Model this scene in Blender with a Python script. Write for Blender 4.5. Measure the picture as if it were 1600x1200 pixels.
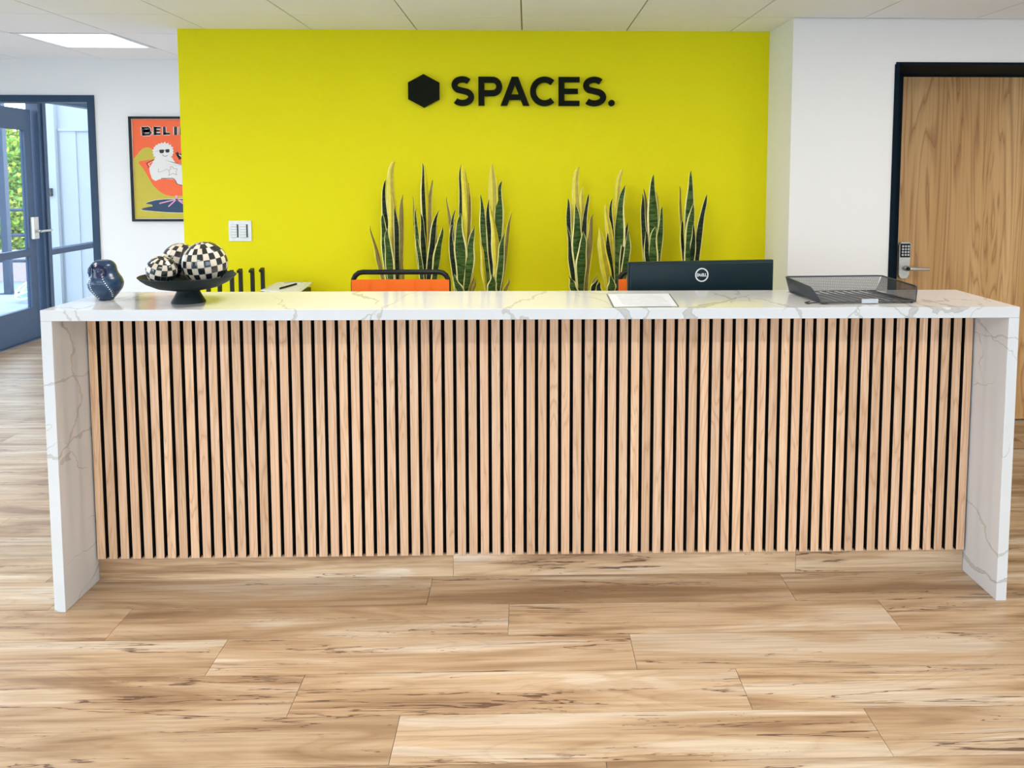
import bpy, bmesh, math, random
from mathutils import Vector, Matrix

scene = bpy.context.scene
for o in list(bpy.data.objects):
    bpy.data.objects.remove(o, do_unlink=True)
random.seed(11)
R = math.radians

# ------------------------------------------------------------------ camera
cam_data = bpy.data.cameras.new('camera')
cam = bpy.data.objects.new('camera', cam_data)
scene.collection.objects.link(cam)
cam_data.sensor_fit = 'HORIZONTAL'
cam_data.sensor_width = 36.0
cam_data.lens = 36.0 * 1298.96 / 1600.0
cam_data.shift_x = -0.03577
cam_data.shift_y = -0.13953
cam_data.clip_start = 0.05
cam_data.clip_end = 200
YAW, PITCH, ROLL = 0.0260, 0.0813, 0.0008
fw = Vector((math.sin(YAW) * math.cos(PITCH), math.cos(YAW) * math.cos(PITCH), -math.sin(PITCH)))
rt = Vector((math.cos(YAW), -math.sin(YAW), 0))
up = rt.cross(fw)
rt, up = math.cos(ROLL) * rt + math.sin(ROLL) * up, -math.sin(ROLL) * rt + math.cos(ROLL) * up
cam.matrix_world = Matrix(((rt.x, up.x, -fw.x, -0.0353), (rt.y, up.y, -fw.y, -2.8432),
                           (rt.z, up.z, -fw.z, 1.5358), (0, 0, 0, 1)))
scene.camera = cam

# ------------------------------------------------------------------ world, lamps, exposure
world = bpy.data.worlds.new('world')
scene.world = world
world.use_nodes = True
wn = world.node_tree
wn.nodes.clear()
w_out = wn.nodes.new('ShaderNodeOutputWorld')
w_bg = wn.nodes.new('ShaderNodeBackground')
w_tc = wn.nodes.new('ShaderNodeTexCoord')
w_sep = wn.nodes.new('ShaderNodeSeparateXYZ')
w_ramp = wn.nodes.new('ShaderNodeValToRGB')
wn.links.new(w_tc.outputs['Generated'], w_sep.inputs[0])
wn.links.new(w_sep.outputs['Z'], w_ramp.inputs[0])
w_ramp.color_ramp.elements[0].position = 0.0
w_ramp.color_ramp.elements[0].color = (0.91, 0.95, 1.0, 1)
w_ramp.color_ramp.elements[1].position = 0.7
w_ramp.color_ramp.elements[1].color = (0.55, 0.75, 1.0, 1)
wn.links.new(w_ramp.outputs[0], w_bg.inputs['Color'])
w_bg.inputs['Strength'].default_value = 4.2
wn.links.new(w_bg.outputs[0], w_out.inputs['Surface'])

def ceiling_lamp(x, y, watts, sx, sy, color=(1.0, 0.955, 0.89)):
    """a flush LED panel or strip of the ceiling grid, outside the frame"""
    l = bpy.data.lights.new('ceiling_panel_lamp', 'AREA')
    l.shape = 'RECTANGLE'; l.size = sx; l.size_y = sy; l.energy = watts; l.color = color
    o = bpy.data.objects.new('ceiling_panel_lamp', l)
    o.location = (x, y, 2.352)
    scene.collection.objects.link(o)
for lamp in [(-2.8, 0.12, 15, 0.58, 0.58), (-0.37, 0.12, 16, 0.58, 0.58), (2.07, 0.12, 10, 0.58, 0.58), (-2.44, -2.23, 18, 2.2, 0.06), (-0.0, -2.23, 18, 2.2, 0.06), (2.44, -2.23, 18, 2.2, 0.06)]:
    ceiling_lamp(*lamp)

vs = scene.view_settings
vs.view_transform = 'Standard'
vs.look = 'None'
vs.exposure = 0.42
vs.gamma = 1.0
vs.use_curve_mapping = False
try:
    scene.cycles.max_bounces = 10
    scene.cycles.diffuse_bounces = 6
    scene.cycles.transparent_max_bounces = 16
    scene.cycles.sample_clamp_indirect = 8
except Exception:
    pass

# ------------------------------------------------------------------ materials
class NT:
    def __init__(self, name):
        self.m = bpy.data.materials.new(name)
        self.m.use_nodes = True
        self.t = self.m.node_tree
        self.b = self.t.nodes['Principled BSDF']
    def n(self, typ, **kw):
        nd = self.t.nodes.new(typ)
        for k, v in kw.items():
            if k.startswith('i_'):
                key = k[2:]
                key = int(key) if key.isdigit() else key.replace('_', ' ')
                nd.inputs[key].default_value = v
            else:
                setattr(nd, k, v)
        return nd
    def l(self, a, b):
        self.t.links.new(a, b)
    def math(self, op, a, b=None):
        nd = self.n('ShaderNodeMath', operation=op)
        for i, v in enumerate((a, b)):
            if v is None: continue
            if hasattr(v, 'default_value'): self.l(v, nd.inputs[i])
            else: nd.inputs[i].default_value = v
        return nd.outputs[0]
    def ramp(self, fac, stops):
        nd = self.n('ShaderNodeValToRGB')
        cr = nd.color_ramp
        while len(cr.elements) < len(stops): cr.elements.new(0.5)
        for e, (p, c) in zip(cr.elements, stops):
            e.position = p
            e.color = (*c, 1) if len(c) == 3 else c
        self.l(fac, nd.inputs[0])
        return nd.outputs[0]
    def mix(self, fac, a, b, mode='MIX'):
        nd = self.n('ShaderNodeMix', data_type='RGBA', blend_type=mode)
        for i, v in ((0, fac), (6, a), (7, b)):
            if hasattr(v, 'default_value'): self.l(v, nd.inputs[i])
            elif isinstance(v, (int, float)): nd.inputs[i].default_value = v
            else: nd.inputs[i].default_value = (*v, 1)
        return nd.outputs[2]
    def coords(self, scale=(1, 1, 1), rnd=0.0, kind='Object'):
        tc = self.n('ShaderNodeTexCoord')
        src = tc.outputs[kind]
        if rnd:
            oi = self.n('ShaderNodeObjectInfo')
            cb = self.n('ShaderNodeCombineXYZ')
            for i, k in enumerate((37.0, 91.0, 53.0)):
                self.l(self.math('MULTIPLY', oi.outputs['Random'], k * rnd), cb.inputs[i])
            va = self.n('ShaderNodeVectorMath', operation='ADD')
            self.l(src, va.inputs[0]); self.l(cb.outputs[0], va.inputs[1])
            src = va.outputs[0]
        mp = self.n('ShaderNodeMapping')
        mp.inputs['Scale'].default_value = scale
        self.l(src, mp.inputs[0])
        return mp.outputs[0]
    def noise(self, vec, scale=1, detail=4, rough=0.55, dist=0.0):
        nd = self.n('ShaderNodeTexNoise', i_Scale=scale, i_Detail=detail, i_Roughness=rough, i_Distortion=dist)
        self.l(vec, nd.inputs['Vector'])
        return nd.outputs[0]
    def bump(self, h, strength=0.1, dist=0.002):
        nd = self.n('ShaderNodeBump', i_Strength=strength, i_Distance=dist)
        self.l(h, nd.inputs['Height'])
        self.l(nd.outputs[0], self.b.inputs['Normal'])
    def set(self, col=None, rough=0.5, metal=0.0, spec=0.5, coat=0.0):
        if col is not None:
            if hasattr(col, 'default_value'): self.l(col, self.b.inputs['Base Color'])
            else: self.b.inputs['Base Color'].default_value = (*col, 1)
        self.b.inputs['Roughness'].default_value = rough
        self.b.inputs['Metallic'].default_value = metal
        self.b.inputs['Specular IOR Level'].default_value = spec
        self.b.inputs['Coat Weight'].default_value = coat
        return self.m

M = {}
def plain(name, col, rough=0.5, metal=0.0, spec=0.5, coat=0.0, vary=0.06, scale=30):
    t = NT(name)
    f = t.noise(t.coords(), scale, 3)
    lo = tuple(c * (1 - vary) for c in col); hi = tuple(min(1, c * (1 + vary)) for c in col)
    M[name] = t.set(t.ramp(f, [(0.3, lo), (0.7, hi)]), rough, metal, spec, coat)
    return M[name]

def paint(name, col, rough=0.6):
    t = NT(name)
    f = t.noise(t.coords(), 90, 3)
    t.bump(f, 0.06, 0.002)
    g = t.noise(t.coords(), 0.7, 2)
    M[name] = t.set(t.ramp(g, [(0.3, tuple(c * .985 for c in col)), (0.7, col)]), rough, 0, 0.35)
paint('yellow_paint', (0.80, 0.725, 0.006), 0.6)
M['yellow_paint'].node_tree.nodes['Principled BSDF'].inputs['Specular IOR Level'].default_value = 0.12
paint('white_paint', (0.86, 0.845, 0.81))
paint('ceiling_tile', (0.91, 0.905, 0.89), 0.8)
paint('stucco', (0.40, 0.42, 0.44), 0.9)
plain('ceiling_grid', (0.24, 0.21, 0.12), 0.6)
plain('black_frame', (0.005, 0.012, 0.020), 0.7, 0.0, 0.06)
plain('blue_frame', (0.013, 0.040, 0.085), 0.4, 0.0, 0.35)
plain('door_blue', (0.050, 0.085, 0.150), 0.42, 0, 0.35)
plain('slat_edge', (0.012, 0.008, 0.006), 0.8, 0, 0.2)
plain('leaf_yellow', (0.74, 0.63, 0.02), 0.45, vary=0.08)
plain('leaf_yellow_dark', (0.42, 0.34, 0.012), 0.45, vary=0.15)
plain('sheet_edge', (0.16, 0.16, 0.14), 0.6, 0, 0.1)
plain('black_metal', (0.008, 0.009, 0.009), 0.45, 0.0, 0.28)
plain('black_backing', (0.004, 0.004, 0.004), 0.9, 0, 0.1)
plain('black_ceramic', (0.005, 0.012, 0.014), 0.5, 0, 0.22)
plain('black_tile', (0.010, 0.014, 0.016), 0.12, 0, 0.6, 0.5)
plain('cream_tile', (0.64, 0.56, 0.43), 0.3, 0, 0.5, 0.2, vary=0.12, scale=60)
plain('grout', (0.36, 0.34, 0.28), 0.8)
plain('blue_glaze', (0.012, 0.040, 0.095), 0.24, 0, 0.5, 0.12, vary=0.3, scale=40)
plain('blue_glaze_dark', (0.005, 0.009, 0.050), 0.18, 0, 0.5, 0.15, vary=0.2, scale=40)
plain('blue_glaze_light', (0.06, 0.13, 0.22), 0.25)
plain('white_bead', (0.75, 0.80, 0.84), 0.3)
plain('orange_mesh', (0.90, 0.16, 0.012), 0.7, 0, 0.3, vary=0.05, scale=200)
plain('grey_fabric', (0.06, 0.06, 0.065), 0.9)
plain('monitor_plastic', (0.006, 0.020, 0.026), 0.36, 0, 0.3)
plain('screen', (0.01, 0.01, 0.012), 0.15)
plain('white_print', (0.80, 0.82, 0.82), 0.5)
plain('sign_black', (0.005, 0.007, 0.002), 0.55, 0, 0.08)
plain('satin_nickel', (0.60, 0.59, 0.55), 0.36, 0.6)
plain('key_white', (0.75, 0.76, 0.76), 0.4)
plain('steel', (0.62, 0.63, 0.65), 0.3, 0.9)
plain('tray_wire', (0.035, 0.040, 0.050), 0.4, 0.4)
plain('paper_white', (0.80, 0.80, 0.80), 0.7)
plain('plastic_white', (0.78, 0.80, 0.80), 0.35)
plain('plastic_grey', (0.35, 0.40, 0.40), 0.5)
plain('cabinet_white', (0.7, 0.7, 0.68), 0.5)
plain('soil', (0.05, 0.035, 0.025), 0.95)
plain('pot_white', (0.7, 0.7, 0.7), 0.4)
plain('leaf_margin', (0.74, 0.66, 0.06), 0.4, vary=0.1)
plain('leaf_margin_pale', (0.80, 0.74, 0.28), 0.4, vary=0.1)
plain('leaf_olive', (0.22, 0.17, 0.025), 0.45, vary=0.2)
plain('concrete', (0.30, 0.32, 0.34), 0.9, vary=0.1, scale=6)
plain('bush_leaf', (0.18, 0.36, 0.05), 0.6, vary=0.4, scale=5)
plain('bush_leaf_yellow', (0.52, 0.55, 0.05), 0.6, vary=0.3, scale=5)
plain('bush_stem', (0.09, 0.06, 0.04), 0.9)
plain('hose', (0.62, 0.78, 0.80), 0.5)
plain('pipe_pink', (0.75, 0.50, 0.47), 0.6)
plain('terracotta_wall', (0.55, 0.42, 0.38), 0.9)

def leaf_mat(name, base, band):
    t = NT(name)
    a = t.noise(t.coords((14, 14, 75), 1.0), 1, 3, 0.6, 0.6)
    c = t.ramp(a, [(0.42, base), (0.62, band)])
    M[name] = t.set(c, 0.5, 0, 0.10)
leaf_mat('leaf_green', (0.022, 0.055, 0.012), (0.085, 0.150, 0.030))
leaf_mat('leaf_dark', (0.010, 0.018, 0.010), (0.030, 0.050, 0.022))

def glass(name, tint=(0.93, 0.97, 1.0), refl=1.0):
    t = NT(name)
    out = t.t.nodes['Material Output']
    t.t.nodes.remove(t.b)
    tr = t.n('ShaderNodeBsdfTransparent'); tr.inputs[0].default_value = (*tint, 1)
    gl = t.n('ShaderNodeBsdfGlossy'); gl.inputs['Roughness'].default_value = 0.02
    lw = t.n('ShaderNodeLayerWeight', i_Blend=0.5)
    fr = t.math('ADD', t.math('MULTIPLY', t.math('POWER', lw.outputs['Facing'], 5.0), 0.9), 0.04)
    mx = t.n('ShaderNodeMixShader')
    t.l(fr, mx.inputs[0]); t.l(tr.outputs[0], mx.inputs[1]); t.l(gl.outputs[0], mx.inputs[2])
    t.l(mx.outputs[0], out.inputs['Surface'])
    M[name] = t.m
glass('glass')

def emit(name, col, s):
    t = NT(name)
    t.set((0.8, 0.8, 0.8))
    t.b.inputs['Emission Color'].default_value = (*col, 1)
    t.b.inputs['Emission Strength'].default_value = s
    M[name] = t.m
emit('led_diffuser', (0.97, 0.97, 1.0), 1.6)

def plank_mat(name, gain=1.0, upright=False):
    t = NT(name)
    A = (lambda v: (v[0], v[2], v[1])) if upright else (lambda v: v)   # a board laid flat or set on edge
    g = lambda c: tuple(min(1, v * gain) for v in c)
    big = t.noise(t.coords(A((0.9, 7, 3)), 1.0), 1.0, 4, 0.55, 1.2)
    col = t.ramp(big, [(0.34, g((0.34, 0.205, 0.110))), (0.44, g((0.51, 0.345, 0.200))), (0.53, g((0.62, 0.45, 0.285))), (0.565, g((0.62, 0.46, 0.305))), (0.615, g((0.70, 0.57, 0.42))), (0.75, g((0.72, 0.60, 0.46)))])
    fine = t.noise(t.coords(A((2.2, 70, 10)), 1.0), 1.0, 5, 0.6, 0.4)
    col = t.mix(0.42, col, t.ramp(fine, [(0.3, (0.42, 0.36, 0.31)), (0.62, (1.08, 1.07, 1.05))]), 'MULTIPLY')
    # cathedral rings
    rg = t.noise(t.coords(A((0.7, 5.5, 2)), 1.3), 1.0, 2, 0.4, 0.8)
    ring = t.math('FRACT', t.math('MULTIPLY', rg, 16.0))
    col = t.mix(0.30, col, t.ramp(ring, [(0.0, (0.62, 0.52, 0.44)), (0.14, (1, 1, 1)), (0.8, (1, 1, 1)), (1.0, (0.78, 0.7, 0.62))]), 'MULTIPLY')
    # dark mineral cracks
    v = t.noise(t.coords(A((0.75, 13, 3)), 1.7), 1.0, 5, 0.58, 0.35)
    d = t.math('ABSOLUTE', t.math('SUBTRACT', v, 0.5))
    msk = t.noise(t.coords(A((1.1, 8.0, 3)), 2.3), 1.0, 3, 0.5)
    w = t.math('MULTIPLY', t.math('MAXIMUM', t.math('SUBTRACT', msk, 0.46), 0.0), 0.046)
    crack = t.math('LESS_THAN', d, w)
    soft = t.ramp(t.math('SUBTRACT', d, t.math('MULTIPLY', w, 1.0)), [(0.0, (1, 1, 1)), (0.022, (0, 0, 0))])
    msk2 = t.ramp(msk, [(0.5, (0, 0, 0)), (0.62, (1, 1, 1))])
    col = t.mix(t.math('MULTIPLY', t.math('MULTIPLY', soft, msk2), 0.5), col, (0.33, 0.20, 0.115))
    col = t.mix(t.math('MULTIPLY', crack, 0.85), col, (0.10, 0.05, 0.028))
    ln = t.noise(t.coords(A((0.55, 34, 3)), 2.9), 1.0, 3, 0.5, 0.3)
    lm = t.math('LESS_THAN', t.math('ABSOLUTE', t.math('SUBTRACT', ln, 0.5)), 0.012)
    m3 = t.ramp(t.noise(t.coords(A((1.6, 9, 3)), 3.7), 1.0, 2), [(0.48, (0, 0, 0)), (0.62, (1, 1, 1))])
    col = t.mix(t.math('MULTIPLY', t.math('MULTIPLY', lm, m3), 0.6), col, (0.22, 0.125, 0.07))
    oi = t.n('ShaderNodeObjectInfo')
    tint = t.ramp(oi.outputs['Random'], [(0.0, (0.90, 0.88, 0.86)), (1.0, (1.06, 1.05, 1.04))])
    col = t.mix(1.0, col, tint, 'MULTIPLY')
    t.bump(fine, 0.05, 0.001)
    M[name] = t.set(col, 0.36, 0, 0.5)
plank_mat('floor_plank', 0.96)
plank_mat('kick_wood', 1.06, True)

def oak_mat(name):
    t = NT(name)
    fine = t.noise(t.coords((150, 150, 3.0), 1.0), 1.0, 4, 0.6, 0.2)
    rg = t.noise(t.coords((16, 16, 1.1), 1.0), 1.0, 2, 0.4, 0.6)
    ring = t.math('FRACT', t.math('MULTIPLY', rg, 13.0))
    col = t.ramp(fine, [(0.25, (0.61, 0.375, 0.215)), (0.75, (0.82, 0.575, 0.385))])
    col = t.mix(0.62, col, t.ramp(ring, [(0.0, (0.66, 0.52, 0.40)), (0.25, (1, 1, 1)), (0.75, (1, 1, 1)), (1.0, (0.82, 0.73, 0.64))]), 'MULTIPLY')
    oi = t.n('ShaderNodeObjectInfo')
    tint = t.ramp(oi.outputs['Random'], [(0.0, (0.86, 0.81, 0.76)), (0.35, (1, 1, 1)), (0.7, (1.0, 0.95, 0.94)), (1.0, (1.10, 1.08, 1.04))])
    col = t.mix(1.0, col, tint, 'MULTIPLY')
    t.bump(fine, 0.05, 0.001)
    M[name] = t.set(col, 0.5, 0, 0.4)
oak_mat('oak_slat')

def door_mat(name):
    t = NT(name)
    w = t.noise(t.coords((5.5, 5.5, 0.42), 0), 1.0, 3, 0.45, 0.9)
    ring = t.math('FRACT', t.math('MULTIPLY', w, 11.0))
    fine = t.noise(t.coords((90, 90, 1.5), 0), 1.0, 4, 0.6, 0.2)
    big = t.noise(t.coords((7, 7, 0.3), 0), 1.0, 2, 0.5, 0.3)
    col = t.ramp(big, [(0.3, (0.64, 0.345, 0.120)), (0.7, (0.84, 0.53, 0.24))])
    col = t.mix(0.75, col, t.ramp(ring, [(0.0, (0.50, 0.38, 0.27)), (0.25, (1, 1, 1)), (0.7, (1.0, 1.0, 1.0)), (1.0, (0.75, 0.66, 0.56))]), 'MULTIPLY')
    col = t.mix(0.35, col, t.ramp(fine, [(0.3, (0.6, 0.54, 0.48)), (0.7, (1.05, 1.05, 1.05))]), 'MULTIPLY')
    M[name] = t.set(col, 0.45, 0, 0.4)
door_mat('door_wood')

def marble_mat(name):
    t = NT(name)
    base = t.coords((1, 1, 1), 0)
    cloud = t.noise(base, 2.5, 3)
    col = t.ramp(cloud, [(0.3, (0.65, 0.655, 0.645)), (0.7, (0.70, 0.70, 0.695))])
    for sc, off, width, lo, hi, tone, amt in ((1.25, 0.0, 0.014, 0.46, 0.60, (0.36, 0.345, 0.31), 0.62), (2.6, 7.3, 0.011, 0.52, 0.64, (0.34, 0.33, 0.31), 0.5), (1.9, 3.1, 0.008, 0.44, 0.5, (0.40, 0.38, 0.33), 0.6)):
        mp = t.n('ShaderNodeMapping'); mp.inputs['Location'].default_value = (off, off * 1.7, off * .6)
        mp.inputs['Rotation'].default_value = (0.5, 0.7, 0.6); mp.inputs['Scale'].default_value = (1.0, 0.6, 1.0)
        t.l(base, mp.inputs[0])
        ns = t.n('ShaderNodeTexNoise', i_Scale=2.4, i_Detail=5.0, i_Roughness=0.55)
        t.l(mp.outputs[0], ns.inputs['Vector'])
        sv = t.n('ShaderNodeVectorMath', operation='SCALE'); t.l(ns.outputs['Color'], sv.inputs[0]); sv.inputs['Scale'].default_value = 0.42
        av = t.n('ShaderNodeVectorMath', operation='ADD'); t.l(mp.outputs[0], av.inputs[0]); t.l(sv.outputs[0], av.inputs[1])
        vo = t.n('ShaderNodeTexVoronoi', feature='DISTANCE_TO_EDGE', i_Scale=sc); t.l(av.outputs[0], vo.inputs['Vector'])
        d = vo.outputs['Distance']
        msk = t.noise(mp.outputs[0], 1.7, 2)
        mr = t.n('ShaderNodeMapRange'); t.l(msk, mr.inputs[0]); mr.inputs[1].default_value = lo; mr.inputs[2].default_value = hi
        w = t.math('MULTIPLY', mr.outputs[0], width)
        fac = t.math('LESS_THAN', d, w)
        inner = t.math('LESS_THAN', d, t.math('MULTIPLY', w, 0.5))
        col = t.mix(t.math('MULTIPLY', fac, amt), col, tone)
        col = t.mix(t.math('MULTIPLY', inner, 0.35), col, (0.62, 0.60, 0.55))
    M[name] = t.set(col, 0.10, 0, 0.5)
marble_mat('marble')

def sheet_mat(name):
    t = NT(name)
    tc = t.n('ShaderNodeTexCoord')
    sp = t.n('ShaderNodeSeparateXYZ'); t.l(tc.outputs['Object'], sp.inputs[0])
    ln = t.math('LESS_THAN', t.math('FRACT', t.math('MULTIPLY', sp.outputs[1], 26.0)), 0.22)
    ns = t.noise(t.coords((9, 26, 1)), 2.0, 3)
    f = t.math('MULTIPLY', ln, t.math('GREATER_THAN', ns, 0.40))
    inx = t.math('LESS_THAN', t.math('ABSOLUTE', sp.outputs[0]), 0.085)
    f = t.math('MULTIPLY', f, inx)
    M[name] = t.set(t.mix(t.math('MULTIPLY', f, 0.85), (0.66, 0.68, 0.72), (0.28, 0.31, 0.38)), 0.6, 0, 0.15)
sheet_mat('printed_sheet')

# ------------------------------------------------------------------ mesh helpers
WORLD_AT = {}
def link(o):
    scene.collection.objects.link(o)
    return o
def tag(o, label=None, cat=None, group=None, kind=None):
    if label: o['label'] = label
    if cat: o['category'] = cat
    if group: o['group'] = group
    if kind: o['kind'] = kind
    return o
def empty(name, loc, label=None, cat=None, group=None, kind=None):
    o = bpy.data.objects.new(name, None)
    o.empty_display_size = 0.05
    o.location = loc
    link(o)
    WORLD_AT[o.name] = Vector(loc)
    return tag(o, label, cat, group, kind)
def build(name, bm, mats, parent=None, label=None, cat=None, group=None, kind=None, smooth=False, origin=None):
    """link bm (world coordinates) as ONE mesh object, its origin at its own centre"""
    bmesh.ops.recalc_face_normals(bm, faces=bm.faces)
    vs_ = [v.co for v in bm.verts]
    if origin is None:
        lo = Vector((min(v.x for v in vs_), min(v.y for v in vs_), min(v.z for v in vs_)))
        hi = Vector((max(v.x for v in vs_), max(v.y for v in vs_), max(v.z for v in vs_)))
        origin = (lo + hi) / 2
    origin = Vector(origin)
    for v in bm.verts: v.co -= origin
    me = bpy.data.meshes.new(name)
    bm.to_mesh(me); bm.free()
    if not isinstance(mats, (list, tuple)): mats = [mats]
    for m in mats: me.materials.append(M[m] if isinstance(m, str) else m)
    if smooth:
        for p in me.polygons: p.use_smooth = True
        if smooth == 'auto':
            try: me.set_sharp_from_angle(angle=R(38))
            except Exception: pass
    o = bpy.data.objects.new(name, me)
    link(o)
    WORLD_AT[o.name] = origin
    if parent is not None:
        o.parent = parent
        o.location = origin - WORLD_AT[parent.name]
    else:
        o.location = origin
    return tag(o, label, cat, group, kind)
def again(src, at, parent=None, rot=None, mats=None):
    """a copy of a mesh object at another world place, sharing its mesh"""
    o = src.copy()
    link(o)
    WORLD_AT[o.name] = Vector(at)
    o.parent = parent
    o.location = Vector(at) - (WORLD_AT[parent.name] if parent else Vector())
    if rot is not None: o.rotation_euler = rot
    return o
def nb(): return bmesh.new()
def box(bm, x0, x1, y0, y1, z0, z1, mi=0, bev=0.0):
    r = bmesh.ops.create_cube(bm, size=1)
    for v in r['verts']:
        v.co = Vector((x0 + (v.co.x + .5) * (x1 - x0), y0 + (v.co.y + .5) * (y1 - y0), z0 + (v.co.z + .5) * (z1 - z0)))
    fs = {f for v in r['verts'] for f in v.link_faces}
    for f in fs: f.material_index = mi
    if bev:
        es = list({e for f in fs for e in f.edges})
        rr = bmesh.ops.bevel(bm, geom=es, offset=bev, segments=2, affect='EDGES', profile=0.5)
        for f in rr['faces']: f.material_index = mi
    return r['verts']
def obox(bm, c, ax, ay, az, sx, sy, sz, mi=0):
    """oriented box: centre c, axes, full sizes"""
    r = bmesh.ops.create_cube(bm, size=1)
    c = Vector(c); ax = Vector(ax).normalized(); ay = Vector(ay).normalized(); az = Vector(az).normalized()
    for v in r['verts']:
        v.co = c + ax * v.co.x * sx + ay * v.co.y * sy + az * v.co.z * sz
    for f in {f for v in r['verts'] for f in v.link_faces}: f.material_index = mi
def lathe(bm, prof, cx, cy, n=48, mi=0):
    """closed or open profile [(r,z)...] about a vertical axis"""
    rings = []
    for r_, z in prof:
        if r_ < 1e-6: rings.append([bm.verts.new((cx, cy, z))])
        else: rings.append([bm.verts.new((cx + r_ * math.cos(2 * math.pi * k / n), cy + r_ * math.sin(2 * math.pi * k / n), z)) for k in range(n)])
    for a, b in zip(rings, rings[1:]):
        for k in range(n):
            k2 = (k + 1) % n
            if len(a) == 1 and len(b) == 1: continue
            if len(a) == 1: f = bm.faces.new((a[0], b[k2], b[k]))
            elif len(b) == 1: f = bm.faces.new((a[k], a[k2], b[0]))
            else: f = bm.faces.new((a[k], a[k2], b[k2], b[k]))
            f.material_index = mi
def tube(bm, pts, r, n=8, closed=False, mi=0):
    pts = [Vector(p) for p in pts]
    N = len(pts); rings = []
    prev = None
    for i, p in enumerate(pts):
        a = pts[i - 1] if (i or closed) else p
        b = pts[(i + 1) % N] if (i < N - 1 or closed) else p
        d = (b - a).normalized()
        if prev is None:
            s = d.orthogonal().normalized()
        else:
            s = (prev - d * prev.dot(d))
            s = s.normalized() if s.length > 1e-6 else d.orthogonal().normalized()
        prev = s; t = d.cross(s)
        rr = r[i] if isinstance(r, (list, tuple)) else r
        rings.append([bm.verts.new(p + (s * math.cos(2 * math.pi * k / n) + t * math.sin(2 * math.pi * k / n)) * rr) for k in range(n)])
    pairs = list(zip(rings, rings[1:])) + ([(rings[-1], rings[0])] if closed else [])
    for a, b in pairs:
        for k in range(n):
            f = bm.faces.new((a[k], a[(k + 1) % n], b[(k + 1) % n], b[k])); f.material_index = mi
    if not closed:
        for rg in (rings[0], rings[-1]):
            f = bm.faces.new(rg); f.material_index = mi
def prism(bm, poly, depth, frame, mi=0):
    """2-D polygon (u,v) extruded; frame(u,v,w) -> point"""
    a = [bm.verts.new(frame(u, v, 0)) for u, v in poly]
    b = [bm.verts.new(frame(u, v, depth)) for u, v in poly]
    n = len(poly)
    for f in (bm.faces.new(a), bm.faces.new(b)): f.material_index = mi
    for i in range(n):
        f = bm.faces.new((a[i], a[(i + 1) % n], b[(i + 1) % n], b[i])); f.material_index = mi
def stroke(bm, path, width, depth, frame, mi=0, closed=False):
    """a flat-ended 2-D pen stroke, extruded"""
    P = [Vector((p[0], p[1])) for p in path]; n = len(P); L = []; Rr = []
    for i, p in enumerate(P):
        d0 = (p - P[i - 1]) if (i or closed) else None
        d1 = (P[(i + 1) % n] - p) if (i < n - 1 or closed) else None
        d0 = d0.normalized() if d0 is not None else d1.normalized()
        d1 = d1.normalized() if d1 is not None else d0
        n0 = Vector((-d0.y, d0.x)); n1 = Vector((-d1.y, d1.x))
        m = (n0 + n1).normalized(); k = width / 2 / max(0.35, m.dot(n0))
        L.append(p + m * k); Rr.append(p - m * k)
    rows = [[bm.verts.new(frame(q.x, q.y, w)) for q in side] for side in (L, Rr) for w in (0, depth)]
    l0, l1, r0, r1 = rows
    rng = range(n) if closed else range(n - 1)
    for i in rng:
        j = (i + 1) % n
        for q in ((l0[i], l0[j], r0[j], r0[i]), (l1[i], l1[j], r1[j], r1[i]), (l0[i], l0[j], l1[j], l1[i]), (r0[i], r0[j], r1[j], r1[i])):
            f = bm.faces.new(q); f.material_index = mi
    if not closed:
        for i in (0, n - 1):
            f = bm.faces.new((l0[i], l1[i], r1[i], r0[i])); f.material_index = mi
def arc(cx, cy, rx, ry, a0, a1, n=18):
    return [(cx + rx * math.cos(R(a0 + (a1 - a0) * k / n)), cy + ry * math.sin(R(a0 + (a1 - a0) * k / n))) for k in range(n + 1)]

# ================================================================== SETTING
CEIL = 2.3659
XL, XR = -4.57, 4.20          # side walls
YB = -4.90                    # wall behind the camera
YELLOW = 2.088
YL = 3.415                    # wall with the storefront opening
YR = 1.652                    # wall with the wooden door

# floor: a subfloor with loose-laid planks on it
bm = nb(); box(bm, XL, XR, YB, 6.6, -0.10, -0.006)
floor = build('floor', bm, 'plastic_grey', kind='structure')
PW, PL = 0.2012, 1.33
bm = nb(); box(bm, 0, PL - 0.0016, 0, PW - 0.0016, -0.005, 0.0)
for f in bm.faces: pass
plank0 = build('floor_plank', bm, 'floor_plank', floor)
OFFS = {0: -0.395, 1: -0.10, 2: 0.306, 3: 0.612, 4: 0.933}
rows = []
first = True
n_planks = 0
for k in range(-32, 12):
    y0 = 0.017 - k * PW       # row k lies between y0 and y0 + PW
    if y0 < -2.2 or y0 + PW > 6.6: continue
    if k in OFFS: off = OFFS[k]
    else: off = (k * 0.337 + 0.21 * math.sin(k * 2.1)) % PL
    x = off - 6 * PL
    while x < XR:
        cx, cy = x + PL / 2, y0 + PW / 2
        hide = (y0 > 0.85 and -1.2 < x and x + PL < 1.3) or (y0 > 2.1 and x > -2.05) or (y0 > 3.5 and x > -2.9)
        if x + PL > XL and not hide and x + PL < XR + PL:
            at = (cx - 0.0008, cy - 0.0008, -0.0025)
            if x < XL or x + PL > XR:
                x = x + PL; continue
            if first:
                plank0.location = Vector(at) - WORLD_AT[floor.name]; WORLD_AT[plank0.name] = Vector(at); first = False
            else: again(plank0, at, floor)
            n_planks += 1
        x += PL
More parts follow.
